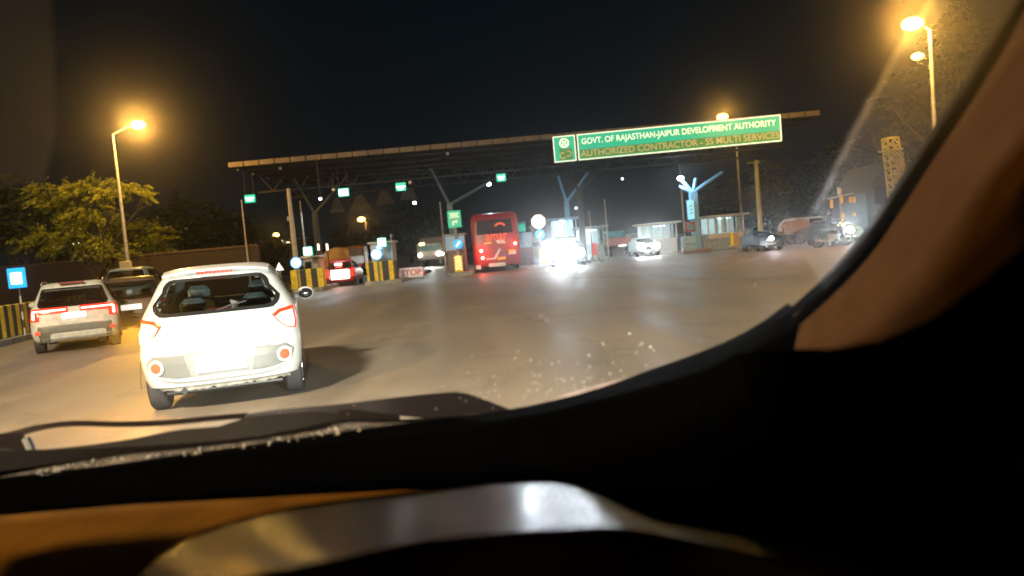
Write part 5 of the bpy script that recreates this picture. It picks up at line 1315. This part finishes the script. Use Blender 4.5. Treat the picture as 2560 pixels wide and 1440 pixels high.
tree(250, 37.5, 'feathery spreading tree lit yellow green by the left street lamp', ((330, 490, 1.7, .45, 1.5, -1), (240, 478, 1.7, .6, 1.6, 0), (385, 505, .8, .28, .9, -1), (150, 500, 1.6, .75, 1.6, .6), (300, 470, 1.2, .4, 1.2, -.6), (225, 560, 1.7, .7, 1.5, 1), (90, 480, 1.3, .6, 1.4, 1), (200, 605, 1.6, .8, 1.3, -.3), (120, 600, 1.5, .8, 1.3, -.3), (285, 625, 1.3, .7, 1.2, -.3), (240, 540, 1.6, .6, 1.3, -.5)), m_leaf, 17000, .055, .5, stretch=4.5, seed=5)
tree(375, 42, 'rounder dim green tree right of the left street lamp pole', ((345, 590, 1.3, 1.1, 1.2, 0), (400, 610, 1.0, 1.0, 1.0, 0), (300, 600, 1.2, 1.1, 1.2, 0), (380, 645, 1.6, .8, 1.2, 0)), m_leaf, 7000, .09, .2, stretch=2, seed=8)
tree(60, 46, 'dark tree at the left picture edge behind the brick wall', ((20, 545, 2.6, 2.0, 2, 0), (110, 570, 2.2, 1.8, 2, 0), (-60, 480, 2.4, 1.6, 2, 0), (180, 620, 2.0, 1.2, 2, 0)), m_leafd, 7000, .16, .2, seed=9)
tree(470, 70, 'dark tree mass behind the leftmost hanging lane sign', ((450, 560, 3.2, 2.6, 3, 0), (530, 575, 3.0, 2.4, 3, 0), (590, 600, 2.6, 2.2, 3, 0), (480, 620, 4, 2, 3, 0)), m_leafd, 6000, .25, .2, seed=10)
tree(700, 90, 'dim tree behind the pale beige post of the leftmost island', ((690, 630, 2.2, 1.6, 2, 0), (640, 640, 2.0, 1.4, 2, 0), (725, 655, 1.6, 1.0, 2, 0)), m_leaf, 4000, .2, .2, seed=11)
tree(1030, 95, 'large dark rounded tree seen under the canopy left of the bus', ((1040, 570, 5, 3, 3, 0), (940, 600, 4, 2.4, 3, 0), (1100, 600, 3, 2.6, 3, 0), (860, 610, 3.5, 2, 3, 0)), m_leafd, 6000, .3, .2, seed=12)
tree(1800, 60, 'dim olive tree above the right glass booth', ((1780, 500, 1.6, 1.2, 1.6, 0), (1830, 490, 1.5, 1.2, 1.6, 0), (1855, 520, 1.4, 1.2, 1.5, 0)), m_leafd, 5000, .14, .3, seed=13)
tree(1925, 46, 'olive tree right of the brown wooden pole', ((1915, 430, 1.0, .9, 1.2, 0), (1935, 480, 1.1, 1.2, 1.2, 0), (1905, 500, .9, 1.0, 1.2, 0), (1940, 540, 1.0, .9, 1.2, 0)), leafmat('olive_leaves', (.06, .065, .01)), 6000, .09, .5, stretch=3, seed=14)
tree(2020, 62, 'broad dark green tree behind the ox cart', ((2000, 500, 2.6, 2.4, 2.4, 0), (2070, 480, 2.8, 2.8, 2.4, 0), (1960, 540, 2.2, 1.6, 2.4, 0), (2120, 430, 2.6, 3.0, 2.4, 0)), m_leafb, 8000, .18, .2, seed=15)
tree(2230, 40, 'pale green tree by the right windscreen pillar, below the lattice mast', ((2210, 470, 1.1, 1.3, 1.2, 0), (2175, 505, .8, .9, 1.0, 0), (2260, 430, 1.2, 1.4, 1.3, 0), (2230, 530, 1.3, .8, 1.2, 0)), leafmat('grey_green_leaves', (.09, .13, .05)), 7000, .09, .3, stretch=2.4, seed=16)
tree(2400, 31, 'leafy tree close behind the brightest street lamp on the right', ((2440, 150, 1.6, 1.3, 1.4, 2.5), (2400, 250, 1.4, 1.2, 1.4, 2.5), (2330, 330, 1.2, 1.0, 1.3, 2.5), (2480, 40, 1.5, 1.3, 1.4, 2.5), (2300, 240, .7, .6, 1.0, 2.5)), leafmat('dim_leaves', (.014, .018, .004)), 7000, .09, .4, stretch=3, seed=17)

# ---------------------------------------------------------------- right edge: lattice mast, gable, signal mast, lit wall
m_mast = mat('yellow_lattice_paint', (.5, .40, .08), .6, var=.3)
Y = 27.5; p = W(2225, 345, Y); bx = baseX(2262, Y); t = empty('lattice_mast', (bx, Y, 0), 'yellow lattice mast with open frame top beside the right windscreen pillar', 'mast')
mb = MB(); tx = p.x - bx; ztp = p.z
c4 = [(-.20, -.2), (.20, -.2), (.20, .2), (-.20, .2)]
for a, b in c4: mb.tube([(a * 1.5, b, 0), (tx + a, b, ztp)], .035, 6)
for k in range(15):
    u, v = k / 15, (k + 1) / 15
    for j in range(4):
        a = c4[j]; b = c4[(j + 1) % 4]; f = lambda c_, q: (tx * q + c_[0] * (1.5 - .5 * q), c_[1], ztp * q)
        mb.tube([f(a, u), f(b, v)], .02, 5); mb.tube([f(a, v), f(b, v)], .02, 5)
mb.build('lattice', m_mast, t)
mb = MB(); mb.box((tx, 0, ztp - .45), (.62, .6, .06)); mb.build('platform', m_mast, t)
for k in range(8):
    mb = MB(); z = ztp - .65 - .2 * k; mb.rbox((tx * z / ztp + .04, -.27, z), (.46, .04, .14), .01); mb.build('louvre', mat('ochre_louvre', (.40, .27, .10), .7), t)
Y = 38; p = W(2200, 405, Y); t = empty('gable_building', Vector((p.x + .3, Y, 0)), 'pale pointed building gable half hidden behind the pale green tree', 'building')
mb = MB(); zz = p.z; mb.prism([(-1.1, 0), (.5, 0), (.5, zz - .4), (-.05, zz), (-1.1, zz - 1.5)], 4, lambda x, z, y: Vector((x, y, z))); mb.build('wall', mat('grey_plaster', (.045, .055, .05), .8), t)
mb = MB(); mb.rbox((-.4, -.03, 2.2), (.6, .06, .9), .02); mb.build('window', m_frit, t)
Y = 35; p = W(2105, 497, Y); t = empty('signal_mast', (baseX(2108, Y), Y, 0), 'mast with several hanging yellow signal housings above the motorbike', 'traffic signal')
mb = MB(); mb.tube([(0, 0, 0), (0, 0, p.z + .5)], .06, 8); mb.tube([(-.6, 0, p.z + .05), (.6, 0, p.z + .22)], .03, 8); mb.build('mast', m_steel, t)
for px, py, h_ in ((2077, 510, .50), (2103, 500, .46), (2124, 500, .36), (2133, 500, .40), (2105, 540, .34), (2134, 536, .22)):
    q = W(px, py, Y); mb = MB(); mb.rbox((q.x - t.location.x, -.08, q.z), (.11, .12, h_ * .8), .03); hh = mb.build('signal_housing', mat('amber_housing', (.55, .33, .04), .5, emit=(1, .5, .05), es=.10), t)  # faint glow put into the housing colour, not a lamp
mb = MB(); q = W(2096, 478, Y); mb.cyl((q.x - t.location.x, 0, q.z - .15), (q.x - t.location.x, 0, q.z + .18), .05, n=8); mb.build('white_finial', m_whitedirty, t)

# ---------------------------------------------------------------- ox cart with driver, tractor
m_hide = mat('brown_hide', (.10, .065, .045), .8, var=.3); m_skin = mat('brown_skin', (.22, .12, .07), .6); m_cloth = mat('pale_cloth', (.45, .42, .38), .9, var=.2)
def skin_obj(name, verts, edges, radii, m, parent, sub=1):
    me = bpy.data.meshes.new(name); me.from_pydata(verts, edges, []); me.update()
    o = bpy.data.objects.new(name, me); col.objects.link(o); o.parent = parent
    o.modifiers.new('skin', 'SKIN'); sl = me.skin_vertices[0].data
    for i, r_ in enumerate(radii): sl[i].radius = (r_, r_) if not isinstance(r_, tuple) else r_
    sl[0].use_root = True
    s_ = o.modifiers.new('sub', 'SUBSURF'); s_.levels = sub; s_.render_levels = sub; me.materials.append(m); return o
Y = 39
t = empty('ox_cart', (baseX(1998, Y), Y, 0), 'loaded cart with brown cover and pale front edge, right of the wooden pole', 'cart', scale=.76)
mb = MB(); mb.rbox((0, .7, .85), (2.0, 1.3, .12), .02); mb.build('cart_bed', mat('cart_wood', (.22, .12, .05), .8), t)
mb = MB(); rr = []
for k in range(7):
    y = .1 + 1.2 * k / 6; j = rnd.uniform(-.03, .03); rr.append([(-.95, y, .9), (-.98, y, 1.35), (-.5, y, 1.62 + j), (.2, y, 1.75 + j), (.86, y, 1.66), (.9, y, .9)])
mb.loft(rr, True, False); mb.build('cover', mat('brown_load_cover', (.26, .15, .08), .85, bump=.4, scale=3), t, smooth=True)
mb = MB(); mb.tube([(-1.2, .05, 1.0), (-1.2, .05, 1.5), (-.9, .05, 1.72), (-.1, .05, 1.78)], .10, 8); mb.build('pale_tarp_edge', m_cloth, t, smooth=True)
for y in (.02, 1.38):
    mb = MB(); n_ = 20
    def rg(r_, yy): return [(.05 + r_ * math.cos(2 * PI * k / n_), yy, .5 + r_ * math.sin(2 * PI * k / n_)) for k in range(n_)]
    mb.loft([rg(.5, y - .03), rg(.5, y + .03), rg(.43, y + .03), rg(.43, y - .03), rg(.5, y - .03)]); w_ = mb.build('wheel', m_black, t)
    mb = MB()
    for k in range(5): a = PI * k / 5; mb.tube([(.05 - .44 * math.cos(a), y, .5 - .44 * math.sin(a)), (.05 + .44 * math.cos(a), y, .5 + .44 * math.sin(a))], .02, 5)
    mb.build('spokes', m_black, w_)
mb = MB(); mb.tube([(-.3, -.2, .8), (.9, -.2, .8), (1.3, -.25, 1.0)], .035, 6); mb.build('shaft_pole', m_bark, t)
# the ox: standing side on
ox = empty('draught_ox', (baseX(2010, 38.2), 38.2, 0), 'dark horned ox standing side on in front of the covered cart', 'ox', scale=.66)
V = [(-.55, 0, 1.08), (-.10, 0, 1.02), (.40, 0, 1.08), (.62, 0, 1.28), (.86, 0, 1.34), (1.06, 0, 1.18),
     (-.60, -.16, .72), (-.70, -.16, .42), (-.62, -.16, .05), (-.55, .16, .72), (-.62, .16, .42), (-.52, .16, .05),
     (.42, -.15, .70), (.46, -.15, .38), (.44, -.15, .05), (.38, .15, .70), (.34, .15, .38), (.40, .15, .05), (-.78, 0, .95), (-.84, 0, .55)]
Ed = [(0, 1), (1, 2), (2, 3), (3, 4), (4, 5), (0, 6), (6, 7), (7, 8), (0, 9), (9, 10), (10, 11), (2, 12), (12, 13), (13, 14), (2, 15), (15, 16), (16, 17), (0, 18), (18, 19)]
skin_obj('body', V, Ed, [.24, .27, .25, .15, .12, .07, .11, .06, .05, .11, .06, .05, .10, .055, .05, .10, .055, .05, .03, .03], m_hide, ox, 2)
for s in (-1, 1):
    mb = MB(); mb.tube([(.84, s * .08, 1.42), (.82, s * .18, 1.52), (.90, s * .20, 1.64)], [.03, .022, .008], 7); mb.build('horn', m_conc, ox, smooth=True)
    mb = MB(); mb.ball((.78, s * .16, 1.36), .06, 8, sx=.6, sz=.5); mb.build('ear', m_hide, ox)
# motorbike with rider, side on
Y = 32.5; t = empty('motorbike', (baseX(2080, Y), Y, 0), 'black motorbike seen side on left of the white glare at the pillar', 'motorbike')
for x in (-.62, .62):
    mb = MB(); n_ = 24
    def rg(r_, yy): return [(x + r_ * math.cos(2 * PI * k / n_), yy, .3 + r_ * math.sin(2 * PI * k / n_)) for k in range(n_)]
    mb.loft([rg(.30, -.05), rg(.30, .05), rg(.24, .04), rg(.24, -.04), rg(.30, -.05)]); w_ = mb.build('wheel', m_rubber, t)
    mb = MB()
    for k in range(6): a = PI * k / 6; mb.tube([(x - .25 * math.cos(a), 0, .3 - .25 * math.sin(a)), (x + .25 * math.cos(a), 0, .3 + .25 * math.sin(a))], .008, 4)
    mb.build('spokes', m_steel, w_)
mb = MB(); mb.tube([(-.62, 0, .3), (-.1, 0, .42), (.1, 0, .40), (.45, 0, .85)], .035, 6); mb.tube([(-.62, 0, .3), (-.45, 0, .72), (.4, 0, .80)], .03, 6); mb.build('frame', m_black, t)
mb = MB(); mb.tube([(.62, -.03, .3), (.44, -.03, .92)], .025, 6); mb.tube([(.44, -.32, .98), (.42, 0, .94), (.44, .32, .98)], .018, 6); mb.build('fork', m_steel, t)
mb = MB(); mb.ball((.16, 0, .84), .19, 12, sx=1.2, sy=.6, sz=.6); mb.build('fuel_tank', m_darkpaint, t, smooth=True)
mb = MB(); mb.rbox((-.36, 0, .80), (.62, .24, .10), .04); mb.build('seat', m_black, t, smooth=True)
mb = MB(); mb.rbox((.0, 0, .42), (.34, .24, .30), .05); mb.build('engine', m_steel, t, smooth=True)
mb = MB(); mb.tube([(.05, -.14, .28), (-.3, -.16, .26), (-.75, -.16, .34)], [.03, .04, .05], 8); mb.build('exhaust', m_steel, t, smooth=True)
mb = MB(); mb.ball((.54, 0, .86), .09, 10); mb.build('headlight', m_clearlens, t, smooth=True)
for k in range(4):
    mb = MB(); mb.ball((.25 + .10 * k, -.16, .92 + .10 * (k % 3)), .03, 8); mb.build('marker_lamp', mat('orange_marker', (.9, .5, .1), .3, emit=(1, .55, .12), es=2), t)
def person(px, Y, z, label, shirt, pants, s=1.0, sit=True):
    r_ = empty('person', (baseX(px, Y), Y, z), label, 'person', None, 0, s)
    V = [(0, 0, 0), (0, 0, .25), (0, 0, .45), (0, 0, .55), (-.18, 0, .42), (-.24, -.12, .20), (-.12, -.32, .16), (.18, 0, .42), (.24, -.12, .20), (.12, -.32, .16), (-.1, -.05, -.02), (-.13, -.38, -.02), (-.13, -.38, -.42), (.1, -.05, -.02), (.13, -.38, -.02), (.13, -.38, -.42)]
    E_ = [(0, 1), (1, 2), (2, 3), (2, 4), (4, 5), (5, 6), (2, 7), (7, 8), (8, 9), (0, 10), (10, 11), (11, 12), (0, 13), (13, 14), (14, 15)]
    skin_obj('body', V, E_, [.13, .12, .13, .06, .06, .05, .04, .06, .05, .04, .09, .075, .05, .09, .075, .05], shirt, r_, 2)
    mb = MB(); mb.ball((0, -.01, .68), .10, 14, sx=.82, sy=.95, sz=1.2); mb.ball((0, -.11, .66), .018, 6, sz=1.4); hd_ = mb.build('head', m_skin, r_, smooth=True)
    mb = MB(); mb.ball((0, .015, .72), .108, 14, sx=.86, sy=.98, sz=1.0); mb.build('hair', m_black, hd_, smooth=True)
    return r_
rd = person(2074, 32.5, .86, 'person in dark clothes riding the black motorbike', mat('dark_cloth', (.04, .04, .045), .9), m_black, .95)
rd.rotation_euler = (0, 0, R(80))
oncoming('glare_car', 2128, 33, 'oncoming car with one large white glare touching the right pillar', m_darkpaint, py=577, single=True, e=1400, r=.26, hx=0, H=1.4, scale=.85)
t = empty('pale_van', (baseX(2042, 46), 46, 0), 'small pale lit van behind the ox cart', 'van', scale=.85)
mb = MB(); mb.rbox((0, 1.5, 1.0), (1.2, 3, 1.3), .12); mb.build('body', m_whitedirty, t, smooth=True)
mb = MB(); mb.rbox((0, -.01, 1.25), (1.0, .03, .5), .03); mb.build('windscreen', m_frit, t)
for s in (-1, 1):
    mb = MB(); mb.ball((s * .45, -.02, .65), .09, 10, sy=.5); mb.build('headlight', m_head, t, smooth=True)
    for y in (.5, 2.4): wheel(t, s * .5, y, .3, .18, rim=False)
# distant lit windows
Y = 150; p = W(716, 605, Y); t = empty('lit_house', Vector((p.x, Y, 0)), 'far house with two warm lit windows behind the pale beige post', 'building')
mb = MB(); mb.rbox((0, 3, 3.0), (9, 6, 6.0), .1); mb.build('wall', mat('dark_plaster', (.08, .07, .06), .8), t)
mb = MB(); mb.rbox((0, 3, 6.1), (9.6, 6.6, .2), .05); mb.build('roof', m_conc, t)
for px in (709, 721):
    q = W(px, 605, Y); mb = MB(); mb.rbox((q.x - p.x, -.02, q.z), (.7, .06, .75), .03); mb.build('window', mat('warm_window', (.9, .8, .6), .4, emit=(1, .88, .55), es=3.2), t)
